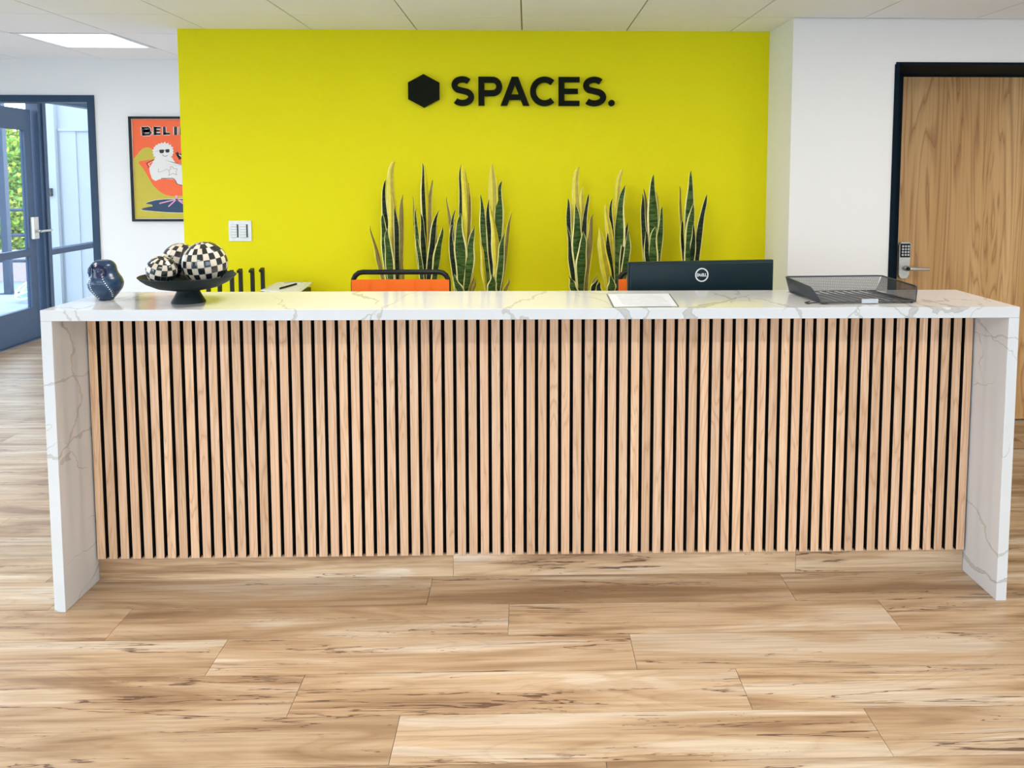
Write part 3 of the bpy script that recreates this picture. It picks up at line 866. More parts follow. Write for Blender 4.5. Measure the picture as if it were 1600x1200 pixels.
# ================================================================== OFFICE CHAIRS
def office_chair(cx, label, yb=1.15):
    root = empty('office_chair', (cx, yb - .28, 0), label, 'chair', 'office chairs behind the counter')
    W2 = .2275
    b = nb()
    zt, zl = 1.062, .60
    path = [(cx - W2, yb, zl), (cx - W2, yb, zt - .055)] + [(cx - W2 + .045 - .045 * math.cos(R(a)), yb, zt - .045 + .045 * math.sin(R(a))) for a in (15, 40, 65, 90)] + \
           [(cx + W2 - .045 + .045 * math.sin(R(a)), yb, zt - .045 + .045 * math.cos(R(a))) for a in (0, 25, 50, 75)] + [(cx + W2, yb, zt - .055), (cx + W2, yb, zl)]
    tube(b, path, .0125, 10)
    tube(b, [(cx - W2, yb, zl), (cx, yb - .01, zl - .03), (cx + W2, yb, zl)], .0125, 10)
    tube(b, [(cx, yb - .01, zl - .02), (cx, yb - .05, .50), (cx, yb - .25, .44)], .022, 10)
    build('back_frame', b, 'black_metal', root, smooth='auto')
    b = nb()
    n = 12
    rws = []
    for i in range(n + 1):
        u = -1 + 2 * i / n
        yy = yb - .014 + .006 * (1 - u * u)
        rws.append([Vector((cx + u * (W2 + .006), yy, zl + .02)), Vector((cx + u * (W2 + .006), yy, 1.026)), Vector((cx + u * (W2 + .006), yy + .012, 1.026)), Vector((cx + u * (W2 + .006), yy + .012, zl + .02))])
    rv = [[b.verts.new(p) for p in r_] for r_ in rws]
    for a, c in zip(rv, rv[1:]):
        for k in range(4): b.faces.new((a[k], a[(k + 1) % 4], c[(k + 1) % 4], c[k]))
    b.faces.new(rv[0]); b.faces.new(rv[-1])
    bp_ = build('backrest', b, 'orange_mesh', root)
    b = nb()
    for u in (-.66, -.27, .30, .62): box(b, cx + u * W2 - .0012, cx + u * W2 + .0012, yb - .0165, yb - .0130, zl + .03, 1.02)
    build('seam', b, 'orange_mesh', bp_)
    b = nb(); box(b, cx - .24, cx + .24, yb - .54, yb - .06, .44, .50, 0, .02); build('seat', b, 'grey_fabric', root)
    b = nb(); lathe(b, [(0, .12), (.025, .12), (.025, .44), (0, .44)], cx, yb - .30, 16); build('gas_column', b, 'black_metal', root, smooth='auto')
    b = nb()
    cs = []
    for k in range(5):
        a = R(90 + 72 * k); e = Vector((cx + .28 * math.cos(a), yb - .30 + .28 * math.sin(a), .075)); cs.append((e, a))
        tube(b, [(cx, yb - .30, .11), e], [.026, .016], 8)
    build('star_base', b, 'black_metal', root)
    for e, a in cs:
        b = nb(); d = Vector((math.cos(a), math.sin(a), 0)); s = Vector((-d.y, d.x, 0))
        tube(b, [Vector((e.x, e.y, .0275)) - s * .02, Vector((e.x, e.y, .0275)) + s * .02], .0275, 14)
        tube(b, [Vector((e.x, e.y, .04)), Vector((e.x, e.y, .075))], .008, 8)
        build('castor', b, 'black_metal', root)
    for s in (-1, 1):
        b = nb()
        tube(b, [(cx + s * .24, yb - .30, .46), (cx + s * .275, yb - .30, .48), (cx + s * .275, yb - .30, .67)], .012, 8)
        box(b, cx + s * .275 - .035, cx + s * .275 + .035, yb - .42, yb - .17, .67, .695, 0, .008)
        build('armrest', b, 'black_metal', root)
office_chair(-.6435, 'orange mesh office chair with black tube frame behind the counter, left of the gap')
office_chair(.640, 'orange mesh office chair mostly hidden behind the black monitor')

# ================================================================== MONITOR
MC = Vector((.7215, .715, 0)); ma = R(8.5)
mx_, my_ = Vector((math.cos(ma), math.sin(ma), 0)), Vector((-math.sin(ma), math.cos(ma), 0))
mon = empty('computer_monitor', (MC.x, MC.y, .74), 'black computer monitor seen from behind over the counter', 'monitor')
def mbox(b, u0, u1, d0, d1, z0, z1, mi=0, bev=0):
    vs0 = box(b, u0, u1, d0, d1, z0, z1, mi, bev)
def mrot(b):
    for v in b.verts: v.co = MC + mx_ * v.co.x + my_ * v.co.y + ez * v.co.z
MW, MT, MB = .330, 1.159, .80
b = nb(); box(b, -MW, MW, .0, .022, MB, MT, 0, .004); mrot(b); build('bezel', b, 'monitor_plastic', mon)
b = nb(); box(b, -MW + .006, MW - .006, -.014, .0, MB + .01, MT - .006, 0, .006); box(b, -.16, .16, -.04, -.012, MB + .02, 1.01, 0, .012); mrot(b); build('back_shell', b, 'monitor_plastic', mon)
b = nb(); box(b, -MW + .012, MW - .012, .0222, .0232, MB + .02, MT - .012); mrot(b); build('display', b, 'screen', mon)
b = nb(); box(b, -.04, .04, -.065, -.041, .755, .98, 0, .006); box(b, -.12, .12, -.13, .09, .7405, .755, 0, .004); mrot(b); build('stand', b, 'monitor_plastic', mon)
LZ = 1.100
fr = lambda u, v, w: MC + mx_ * (u - .006) + my_ * (-.0142 - w) + ez * (LZ + v)
b = nb(); stroke(b, arc(0, 0, .0275, .0275, 0, 360 - 360 / 36, 35), .0055, .0012, fr, 0, True)
lg = build('logo', b, 'white_print', mon)
def sc(path, x, s, sy=None): return [(x + p[0] * s, -.0065 + p[1] * (sy or s)) for p in path]
b = nb()
for x, strokes in ((-.0195, [[(0, 0), (0, 1)], [(0, .9), (.35, .9), (.62, .65), (.62, .35), (.35, .1), (0, .1)]]),
                   (.001, [[(0, 0), (0, 1)], [(0, .9), (.5, .9)], [(0, .5), (.45, .5)], [(0, .1), (.5, .1)]]),
                   (.009, [[(0, 1), (0, .1), (.5, .1)]]), (.0165, [[(0, 1), (0, .1), (.5, .1)]])):
    for s_ in strokes:
        stroke(b, [(x - .0005 + p[0] * .0115, -.0068 + p[1] * .0136) for p in s_], .0030, .0012, fr)
# the tilted first E
tl = R(38)
for s_ in [[(0, 0), (0, 1)], [(0, .9), (.55, .9)], [(0, .5), (.5, .5)], [(0, .1), (.55, .1)]]:
    pts = []
    for p in s_:
        u, v = (p[0] - .28) * .0115, (p[1] - .5) * .0115
        pts.append((-.0062 + u * math.cos(tl) - v * math.sin(tl), u * math.sin(tl) + v * math.cos(tl)))
    stroke(b, pts, .0022, .0014, fr)
build('lettering', b, 'white_print', lg)

# ================================================================== THINGS ON THE COUNTER
# owl figurine
OX, OY = -1.586, .235
owl = empty('owl_figurine', (OX, OY, H), 'glossy dark blue ceramic owl with white dotted wing lines at the counter end', 'figurine')
b = nb()
prof = [(0, 0), (.024, 0), (.028, .006), (.0435, .0247), (.0560, .0430), (.0605, .0600), (.0600, .0690), (.0560, .0810), (.0510, .0907), (.0472, .100), (.0456, .108), (.0446, .119), (.0405, .132), (.0300, .1435), (.016, .1482), (0, .1495)]
def dense(pts, m=5):
    out = []
    for i in range(len(pts) - 1):
        p0, p1, p2, p3 = (Vector(pts[max(0, i - 1)]), Vector(pts[i]), Vector(pts[i + 1]), Vector(pts[min(len(pts) - 1, i + 2)]))
        if i in (0, 1): out.append(tuple(p1)); continue
        for k in range(m):
            t_ = k / m
            q_ = .5 * ((2 * p1) + (p2 - p0) * t_ + (2 * p0 - 5 * p1 + 4 * p2 - p3) * t_ ** 2 + (3 * p1 - p0 - 3 * p2 + p3) * t_ ** 3)
            out.append((max(0, q_.x), q_.y))
    out.append(pts[-1])
    return out
prof = dense(prof)
lathe(b, [(r_, H + z) for r_, z in prof], OX, OY, 48)
for v in b.verts:                                       # slightly flattened, head turned to the left
    dz = v.co.z - H
    v.co.x += -.006 * min(1, max(0, (dz - .085) / .03))
build('body', b, 'blue_glaze', owl, smooth=True)
def owl_pt(ang, z, off=0.0):
    for (r0, z0), (r1, z1) in zip(prof, prof[1:]):
        if z0 <= z <= z1 and z1 > z0:
            r_ = r0 + (r1 - r0) * (z - z0) / (z1 - z0); break
    dx = -.006 * min(1, max(0, (z - .085) / .03))
    return Vector((OX + dx + (r_ + off) * math.sin(ang), OY - (r_ + off) * math.cos(ang), H + z))
# heart-shaped face: two raised discs, eyes, brow ridge, beak
FA = R(-33)
for s in (-1, 1):
    b = nb()
    n, m = 20, 4
    ca, cz = FA + s * R(36), .109
    ctr = b.verts.new(owl_pt(ca, cz, .0045))
    prev = None
    for j in range(1, m + 1):
        ring = [b.verts.new(owl_pt(ca + math.cos(2 * math.pi * k / n) * R(36) * j / m, cz + math.sin(2 * math.pi * k / n) * .0255 * j / m, .0045 * (1 - (j / m) ** 3) + .0002)) for k in range(n)]
        for k in range(n):
            if prev is None: b.faces.new((ctr, ring[k], ring[(k + 1) % n]))
            else: b.faces.new((prev[k], ring[k], ring[(k + 1) % n], prev[(k + 1) % n]))
        prev = ring
    fd = build('face_disc', b, 'blue_glaze_dark', owl, smooth=True)
    b = nb(); tube(b, [owl_pt(ca + math.cos(t_ * math.pi / 8) * R(6.5), cz + .002 + math.sin(t_ * math.pi / 8) * .0045, .005) for t_ in range(16)], .0011, 6, True)
    build('eye', b, 'blue_glaze', fd, smooth=True)
b = nb(); tube(b, [owl_pt(FA, .134, .002), owl_pt(FA, .122, .006), owl_pt(FA, .106, .010), owl_pt(FA, .092, .004)], [.003, .005, .0055, .0015], 8)
build('beak', b, 'blue_glaze', owl, smooth=True)
for s, a0, a1, z0, z1 in ((-1, -32, -22, .080, .010), (1, 16, 60, .090, .016)):
    b = nb()
    for k in range(11):
        t_ = k / 10
        aa = R(a0 + (a1 - a0) * t_ ** 1.3); zz = z0 + (z1 - z0) * t_
        p = owl_pt(aa, zz, .0003)
        r_ = bmesh.ops.create_icosphere(b, subdivisions=1, radius=.0027 if k < 8 else .0021)
        for v in r_['verts']: v.co += p
    build('dot_line', b, 'white_bead', owl, smooth=True)
    for da in (-7, 7):
        b = nb(); tube(b, [owl_pt(R(a0 + da + (a1 - a0) * t_ ** 1.3), z0 + (z1 - z0) * t_, .0001) for t_ in [i / 12 for i in range(13)]], .0007, 5)
        build('wing_groove', b, 'blue_glaze_light', owl)

# pedestal bowl
BX, BY = -1.262, .175
bowl = empty('pedestal_bowl', (BX, BY, H), 'matt black pedestal bowl holding three checkered balls on the counter', 'bowl')
b = nb()
RB = .1665
outer = [(.059, .0), (.0585, .004), (.048, .022), (.040, .038), (.039, .046)]
under = [(.060, .0465), (.105, .056), (.138, .072), (.158, .087), (RB, .0965), (RB - .002, .0985)]
inner = [(RB - .008, .0945), (.146, .083), (.110, .069), (.060, .061), (0, .059)]
lathe(b, [(0, H)] + [(r_, H + z) for r_, z in outer + under + inner], BX, BY, 64)
build('bowl', b, 'black_ceramic', bowl, smooth='auto')
bpy.data.objects['bowl'].name = 'dish'

def checkered_ball(c, rad, rows_, cols, label, tilt, seed):
    c = Vector(c)
    root = empty('checkered_ball', c, label, 'ball', 'checkered decorative balls in the bowl')
    rot = Matrix.Rotation(R(tilt[0]), 3, 'X') @ Matrix.Rotation(R(tilt[1]), 3, 'Y') @ Matrix.Rotation(R(tilt[2]), 3, 'Z')
    eul = rot.to_euler()
    b = nb(); bmesh.ops.create_uvsphere(b, u_segments=40, v_segments=20, radius=rad * .985)
    for v in b.verts: v.co += c
    build('core', b, 'grout', root, smooth=True)
    rg = random.Random(seed)
    for i in range(rows_):
        t0, t1 = math.pi * i / rows_, math.pi * (i + 1) / rows_
        g = .0006 / rad
        nc = max(4, cols if .18 < (i + .5) / rows_ < .82 else cols // 2)
        srcs = {}
        for j in range(nc):
            col = 'black_tile' if (i + j) % 2 == 0 or rg.random() < .20 else 'cream_tile'
            rz = 2 * math.pi * j / nc
            R3 = (rot @ Matrix.Rotation(rz, 3, 'Z'))
            if col not in srcs:
                b = nb()
                dphi = 2 * math.pi / nc
                grid = []
                for a in range(3):
                    th_ = t0 + g + (t1 - t0 - 2 * g) * a / 2
                    sn = max(.05, math.sin(th_))
                    row = []
                    for q_ in range(3):
                        gp = g / sn * .8
                        ph = -dphi / 2 + gp + (dphi - 2 * gp) * q_ / 2
                        row.append(Vector((math.sin(th_) * math.cos(ph), math.sin(th_) * math.sin(ph), math.cos(th_))))
                    grid.append(row)
                vo = [[b.verts.new(p * rad) for p in r_] for r_ in grid]
                vi = [[b.verts.new(p * rad * .975) for p in r_] for r_ in grid]
                for a in range(2):
                    for q_ in range(2):
                        b.faces.new((vo[a][q_], vo[a][q_ + 1], vo[a + 1][q_ + 1], vo[a + 1][q_]))
                edge = [(0, 0), (0, 1), (0, 2), (1, 2), (2, 2), (2, 1), (2, 0), (1, 0)]
                for (a0, b0), (a1, b1) in zip(edge, edge[1:] + edge[:1]):
                    b.faces.new((vo[a0][b0], vo[a1][b1], vi[a1][b1], vi[a0][b0]))
                for v in b.verts: v.co = v.co + c
                o = build('tile', b, col, root, smooth='auto', origin=c)
                o.rotation_euler = R3.to_euler()
                srcs[col] = o
            else:
                again(srcs[col], c, root, R3.to_euler())
checkered_ball((-1.193, .160, 1.2130), .0785, 10, 22, 'largest black and cream checkered ball, at the right in the bowl', (8, -4, 3), 3)
checkered_ball((-1.315, .084, 1.1965), .0515, 8, 16, 'smallest black and cream checkered ball, at the left front in the bowl', (14, 16, 9), 8)
checkered_ball((-1.318, .250, 1.2140), .0640, 9, 18, 'middle-sized black and cream checkered ball, behind the other two in the bowl', (-10, 14, 20), 5)

# printed sheet
sheet_q = [(.269, .024), (.492, .032), (.512, .338), (.276, .330)]
b = nb(); prism(b, sheet_q, .0016, lambda u, v, w: Vector((u, v, H + .0004 + w)))
ps = build('paper_sheet', b, 'printed_sheet')
b = nb(); c4 = (sum(p[0] for p in sheet_q) / 4, sum(p[1] for p in sheet_q) / 4)
prism(b, [(c4[0] + (p[0] - c4[0]) * 1.05, c4[1] + (p[1] - c4[1]) * 1.04) for p in sheet_q], .0007, lambda u, v, w: Vector((u, v, H + .0002 + w)))
build('border', b, 'sheet_edge', ps)
tag(ps, 'printed sheet lying flat on the counter in front of the monitor', 'paper')

# mesh letter tray
ta = R(4.0)
TO = Vector((1.012, .070, H))
tu, tv = Vector((math.cos(ta), math.sin(ta), 0)), Vector((-math.sin(ta), math.cos(ta), 0))
def tp(u, v, z): return TO + tu * u + tv * v + Vector((0, 0, z))
tray = empty('document_tray', TO + Vector((.18, .15, 0)), 'black wire mesh document tray at the right end of the counter', 'document tray')
TW, TD, Z0, Z1 = .356, .295, .007, .061
BL, FL, FRt, BRt = (-.020, TD + .020), (-.030, .02), (TW + .002, .0), (TW + .002, TD + .020)
b = nb()
rim = [tp(0, 0, Z0), tp(-.012, .001, Z0 + .020), tp(-.024, .006, Z1 - .014), tp(-.030, .022, Z1 - .002), tp(-.031, .06, Z1), tp(-.010, TD + .010, Z1), tp(.002, TD + .020, Z1),
       tp(TW + .012, TD + .020, Z1), tp(TW + .030, TD + .006, Z1), tp(TW + .003, .014, Z1), tp(TW + .003, .002, Z1 - .004), tp(TW + .002, 0, Z1 - .016), tp(TW, 0, Z0)]
tube(b, rim, .0028, 8, True)
build('rim', b, 'tray_wire', tray, smooth='auto')
def mesh_sheet(name, A, B, C, D, nu, nv, r_=.0004):
    """woven wire between the four corners A-B (bottom) and D-C (top)"""
    b = nb()
    A, B, C, D = map(Vector, (A, B, C, D))
    nrm = (B - A).cross(D - A).normalized()
    for i in range(nu + 1):
        p, q_ = A.lerp(B, i / nu), D.lerp(C, i / nu)
        obox(b, (p + q_) / 2, (q_ - p), nrm.cross(q_ - p), nrm, (q_ - p).length, 2 * r_, 2 * r_)
    for j in range(nv + 1):
        p, q_ = A.lerp(D, j / nv), B.lerp(C, j / nv)
        obox(b, (p + q_) / 2, (q_ - p), nrm.cross(q_ - p), nrm, (q_ - p).length, 2 * r_, 2 * r_)
    o = build(name, b, 'tray_wire', tray); o['kind'] = 'stuff'
    return o
mesh_sheet('mesh_side', tp(0, TD, Z0), tp(TW, TD, Z0), tp(TW + .025, TD + .02, Z1), tp(-.002, TD + .02, Z1), 90, 17)
mesh_sheet('mesh_side', tp(0, .004, Z0), tp(0, TD, Z0), tp(-.008, TD + .018, Z1), tp(-.030, .02, Z1), 78, 17)
mesh_sheet('mesh_side', tp(TW, .002, Z0), tp(TW, TD, Z0), tp(TW + .028, TD + .01, Z1), tp(TW + .002, .004, Z1), 78, 17)
b = nb()
nb_ = 10
for k in range(nb_ + 1):
    u = .016 + (TW - .032) * k / nb_
    w_ = .015 if k not in (0, nb_) else .032
    c0, c1 = tp(u + .012, .012, Z0 - .001), tp(u - .012, TD - .012, Z0 - .001)
    obox(b, (c0 + c1) / 2, c1 - c0, (c1 - c0).cross(ez), ez, (c1 - c0).length, w_, .0012)
    if k == 0: bar0 = build('floor_bar', b, 'tray_wire', tray)
    elif k == nb_: build('floor_bar', b, 'tray_wire', tray)
    else: build('floor_bar', b, 'tray_wire', tray)
    b = nb()
b.free()
b = nb()
for v0, v1 in ((.0, .014), (TD - .014, TD)): obox(b, tp(TW / 2, (v0 + v1) / 2, Z0), tu, tv, ez, TW, v1 - v0, .0012)
build('floor_edge', b, 'tray_wire', tray)
b = nb()
box(b, 0, .062, -.003, .0, -.0045, .0115, 0, .001)
for v in b.verts: v.co = tp(v.co.x + .150, v.co.y - .003, v.co.z + Z0)
build('label_holder', b, 'steel', tray)
b = nb()
tube(b, [tp(-.002, .004, Z0), tp(-.03, .004, Z0 - .001), tp(-.042, .006, .0032), tp(-.045, .03, .0030), tp(-.02, .05, .0032)], .0022, 8)
for u, v in ((.03, .02), (TW - .01, .01), (.03, TD - .02), (TW - .02, TD - .02)): tube(b, [tp(u, v, .0004), tp(u, v, Z0)], .004, 10)
build('foot', b, 'tray_wire', tray)

# ================================================================== ON THE WALLS
# company sign
SGY = YELLOW
KPX = .003732
sx = lambda px: -.478 + (px - 704) * KPX
sign = empty('wall_sign', (0, SGY, 2.01), 'black raised hexagon and lettering sign on the yellow wall', 'sign')
sfr = lambda u, v, w: Vector((u, SGY - .012 - w, v))
DPT = .022
b = nb()
hc = (-.6345, 2.0130)
prism(b, [(hc[0] + .0915 * math.sin(R(60 * k)) * 1.14, hc[1] + .0965 * math.cos(R(60 * k))) for k in range(6)], DPT, sfr)
build('hexagon', b, 'sign_black', sign)
TOPZ, BOTZ = 2.0960, 1.9290
SH = TOPZ - BOTZ; SK = .0345
def letter(bm_): return build('letter', bm_, 'sign_black', sign)
def S_letter(x0, x1):
    b = nb()
    w = x1 - x0; cx_ = (x0 + x1) / 2; mid = (TOPZ + BOTZ) / 2 + .002
    rt_, rb_ = (TOPZ + .002 - SK / 2 - mid) / 2, (mid - BOTZ + .002 - SK / 2) / 2
    ct, cb_ = mid + rt_, mid - rb_
    p = arc(cx_ + .001, ct, (w - SK) / 2 - .005, rt_, 38, 232, 22) + list(reversed(arc(cx_ + .001, cb_, (w - SK) / 2, rb_, -142, 58, 22)))
    stroke(b, p, SK, DPT, sfr); letter(b)
S_letter(sx(703.7), sx(740)); S_letter(sx(909), sx(946.5))
b = nb()
x0, x1 = sx(747), sx(784)
stroke(b, [(x0 + SK / 2, BOTZ), (x0 + SK / 2, TOPZ)], SK, DPT, sfr)
pr2 = (.112 - SK) / 2
stroke(b, [(x0 + SK * .9, TOPZ - SK / 2)] + arc(x1 - SK / 2 - pr2, TOPZ - SK / 2 - pr2, pr2, pr2, 90, -90, 18) + [(x0 + SK * .9, TOPZ - SK / 2 - 2 * pr2)], SK, DPT * .998, sfr)
letter(b)
b = nb()
x0, x1 = sx(781.5), sx(826.5); xm = (x0 + x1) / 2
prism(b, [(x0, BOTZ), (x0 + SK * 1.08, BOTZ), (xm + SK * .54, TOPZ), (xm - SK * .54, TOPZ)], DPT, sfr)
prism(b, [(x1, BOTZ), (x1 - SK * 1.08, BOTZ), (xm - SK * .54, TOPZ), (xm + SK * .54, TOPZ)], DPT * .999, sfr)
stroke(b, [(x0 + .036, BOTZ + .050), (x1 - .036, BOTZ + .050)], SK * .92, DPT * .998, sfr)
letter(b)
b = nb()
x0, x1 = sx(827.5), sx(865.5)
stroke(b, arc(x0 + .0845, (TOPZ + BOTZ) / 2, .0845 - SK / 2, SH / 2 + .002 - SK / 2, 47, 313, 34), SK, DPT, sfr); letter(b)
b = nb()
x0, x1 = sx(872), sx(905)
stroke(b, [(x0 + SK / 2, BOTZ), (x0 + SK / 2, TOPZ)], SK, DPT, sfr)
for z_, e_ in ((TOPZ - SK * .44, 0), ((TOPZ + BOTZ) / 2 + .001, .010), (BOTZ + SK * .44, 0)):
    stroke(b, [(x0 + SK * .9, z_), (x1 - e_, z_)], SK * .88, DPT * .998, sfr)
letter(b)
b = nb(); prism(b, [(sx(955.3) + .0185 * math.cos(R(15 * k)), BOTZ + .0175 + .0185 * math.sin(R(15 * k))) for k in range(24)], DPT, sfr)
build('full_stop', b, 'sign_black', sign)
b = nb()
for x_, zc in ((hc[0], 2.013), (sx(722), BOTZ + .016), (sx(751.6), BOTZ + .03), (sx(804), TOPZ - .02), (sx(832), (TOPZ + BOTZ) / 2), (sx(876.6), BOTZ + .03), (sx(928), BOTZ + .016), (sx(955.3), BOTZ + .0175)):
    tube(b, [(x_, SGY - .0125, zc), (x_, SGY - .0005, zc)], .006, 8)
build('standoff', b, 'sign_black', sign)

# double keypad switch
sw = empty('light_switch', (-1.7225, YELLOW, 1.197), 'white double wall switch with button columns on the yellow wall', 'light switch')
b = nb(); box(b, -1.789, -1.656, YELLOW - .008, YELLOW - .0005, 1.136, 1.257, 0, .002); build('plate', b, 'plastic_white', sw)
kb = None
for cx_ in (-1.7545, -1.7000):
    b = nb(); box(b, cx_ - .0205, cx_ + .0225, YELLOW - .0095, YELLOW - .0078, 1.157, 1.238); build('gang', b, 'plastic_grey', sw)
    for k in range(5):
        at = (cx_ - .003, YELLOW - .0108, 1.230 - k * .0158)
        if kb is None:
            b = nb(); box(b, at[0] - .0165, at[0] + .0165, at[1] - .0016, at[1] + .0016, at[2] - .0068, at[2] + .0068, 0, .001); kb = build('button', b, 'plastic_white', sw)
        else: again(kb, at, sw)
    b = nb(); box(b, cx_ + .0165, cx_ + .0215, YELLOW - .0112, YELLOW - .0094, 1.160, 1.234); build('dimmer_strip', b, 'black_metal', sw)

# framed poster, half behind the yellow wall
PX0, PZ1, PWD, PHT = -2.9645, 1.9505, .62, .7725
PYF = YL
poster = empty('framed_poster', (PX0 + PWD / 2, PYF, PZ1 - PHT / 2), 'black framed orange and olive poster partly hidden behind the yellow wall', 'poster')
b = nb()
fwid = .017
box(b, PX0, PX0 + fwid, PYF - .022, PYF - .001, PZ1 - PHT, PZ1); box(b, PX0 + PWD - fwid, PX0 + PWD, PYF - .022, PYF - .001, PZ1 - PHT, PZ1)
box(b, PX0 + fwid, PX0 + PWD - fwid, PYF - .022, PYF - .001, PZ1 - fwid, PZ1); box(b, PX0 + fwid, PX0 + PWD - fwid, PYF - .022, PYF - .001, PZ1 - PHT, PZ1 - PHT + fwid)
build('frame', b, 'black_metal', poster)
UA = .000745
for nm, c in (('ink_orange', (0.95, 0.135, 0.030)), ('ink_olive', (0.58, 0.47, 0.030)), ('ink_cream', (0.80, 0.77, 0.71)), ('ink_dark', (0.030, 0.012, 0.012)),
              ('ink_navy', (0.015, 0.045, 0.10)), ('ink_pink', (0.85, 0.40, 0.60)), ('ink_black', (0.006, 0.006, 0.008)), ('ink_brown', (0.45, 0.16, 0.10)), ('ink_pale', (0.88, 0.80, 0.70)), ('ink_dark2', (0.20, 0.03, 0.02))):
    plain(nm, c, 0.5, vary=.02)
INK = ['ink_orange', 'ink_olive', 'ink_cream', 'ink_dark', 'ink_navy', 'ink_pink', 'ink_black', 'ink_brown', 'ink_pale', 'ink_dark2']
def art(layer):
    def f(cx_, cy_, w):
        u = (cx_ - 65 - (cy_ - 80) * .042) * UA; v = (cy_ - 80) * UA
        return Vector((PX0 + u, PYF - .010 - layer * .0004 - w, PZ1 - v))
    return f
pb = nb()
L = lambda layer, poly, mi: prism(pb, poly, .0004, art(layer), mi)
K = lambda layer, path, wd, mi, closed=False: stroke(pb, path, wd, .0004, art(layer), mi, closed)
box(pb, PX0 + fwid, PX0 + PWD - fwid, PYF - .010, PYF - .002, PZ1 - PHT + fwid, PZ1 - fwid, 8)
RE = 870
L(0, [(97, 106), (RE - 4, 106), (RE + 35, 1088), (132, 1088)], 0)
L(1, [(112, 495), (140, 468), (175, 420), (205, 393), (235, 383), (265, 384), (292, 398), (325, 440), (345, 800), (RE + 20, 830), (RE + 35, 1088), (132, 1088)], 1)
L(2, [(163, 535), (172, 520), (330, 497), (420, 600), (RE - 60, 560), (RE - 40, 700), (760, 800), (690, 845), (600, 862), (500, 866), (430, 853), (370, 818), (310, 760), (262, 680), (215, 600)], 0)
K(3, [(328, 500), (243, 540), (266, 585)], 9, 9)
K(3, [(322, 512), (262, 543), (275, 572)], 4, 8)
# furry seated figure
rp = random.Random(4)
def fuzzy(pts, amp, closed=True, step=16):
    out = []
    n = len(pts)
    for i in range(n):
        a = Vector(pts[i]); c = Vector(pts[(i + 1) % n]); d = c - a; ln = d.length
        if ln < 1e-6: continue
        nn = Vector((d.y, -d.x)) / ln
        m = max(1, int(ln / step))
        for k in range(m):
            out.append(tuple(a + d * (k / m)))
            out.append(tuple(a + d * ((k + .5) / m) + nn * amp * rp.uniform(.5, 1.1)))
    return out
head = [(405 + 96 * math.cos(R(a)), 425 + 82 * math.sin(R(a))) for a in range(0, 360, 18)]
L(4, fuzzy(head, 18), 2)
body = [(330, 480), (490, 480), (520, 530), (590, 556), (700, 575), (720, 740), (600, 758), (548, 748), (515, 695), (390, 690), (330, 712), (298, 690), (278, 630), (272, 590), (300, 540)]
L(5, fuzzy(body[:4], 4) [:-8] + fuzzy(body[4:], 5)[:-10] + body[-1:], 2)
L(6, [(368 + dx, 406 + dy) for dx, dy in ((4, 0), (40, -2), (46, 6), (44, 26), (36, 34), (10, 34), (2, 26), (0, 6))], 6)
L(6, [(428 + dx, 402 + dy) for dx, dy in ((4, 0), (34, -2), (40, 6), (38, 24), (32, 31), (8, 32), (1, 24), (0, 6))], 6)
K(6, [(410, 414), (430, 411)], 5, 6); K(6, [(330, 424), (368, 415)], 2.5, 7)
K(6, [(398, 455), (412, 468), (432, 471), (450, 460)], 4.5, 3)
K(6, [(362, 592), (358, 622), (372, 628), (450, 596)], 3, 7)
K(6, [(478, 572), (500, 574), (508, 592), (545, 596), (532, 622), (540, 655), (505, 640), (462, 660), (470, 625), (455, 610), (482, 600)], 3.5, 7, True)
K(6, [(388, 690), (500, 688), (522, 700), (545, 745), (600, 760), (680, 758)], 6, 3)
# pieces of a dark word at the cut edge
K(6, [(538, 432), (575, 500)], 26, 6); K(6, [(545, 470), (610, 440)], 22, 6)
K(7, [(560, 455), (585, 470)], 8, 2)
# puddle shadow and swivel legs
pud = [(228, 940), (262, 925), (330, 906), (420, 897), (600, 893), (760, 897), (RE - 30, 930), (RE - 30, 1000), (760, 1024), (600, 1030), (460, 1027), (330, 1017), (215, 1006), (188, 998), (215, 984), (270, 972), (300, 968), (303, 956), (285, 947)]
cxp, cyp = 530, 962
L(2, [(cxp + (x - cxp) * 1.012 + (0), cyp + (y - cyp) * 1.07) for x, y in pud], 8)
L(3, pud, 4)
for p in ((370, 938), (460, 970), (640, 962), (610, 918)): K(5, [(540, 896), p], 11, 5)
K(5, [(540, 858), (540, 905)], 22, 5)
# heading
def word(layer, wd, mi):
    K(layer, [(204, 182), (210, 266)], wd, mi)
    K(layer, [(200, 193), (255, 190), (268, 204), (258, 220), (208, 224)], wd * .8, mi)
    K(layer, [(208, 223), (268, 220), (282, 238), (270, 255), (206, 258)], wd * .8, mi)
    K(layer, [(322, 180), (324, 262)], wd, mi)
    for y_ in (190, 220, 251): K(layer, [(318, y_), (378 if y_ != 220 else 370, y_)], wd * .72, mi)
    K(layer, [(414, 180), (416, 260)], wd, mi); K(layer, [(410, 248), (470, 247)], wd * .8, mi)
    K(layer, [(525, 180), (526, 260)], wd * 1.1, mi)
    K(layer, [(578, 180), (580, 260)], wd, mi)
    for y_ in (190, 220, 249): K(layer, [(574, y_), (632, y_)], wd * .72, mi)
word(3, 40, 8); word(4, 28, 3)
build('print', pb, INK, poster)

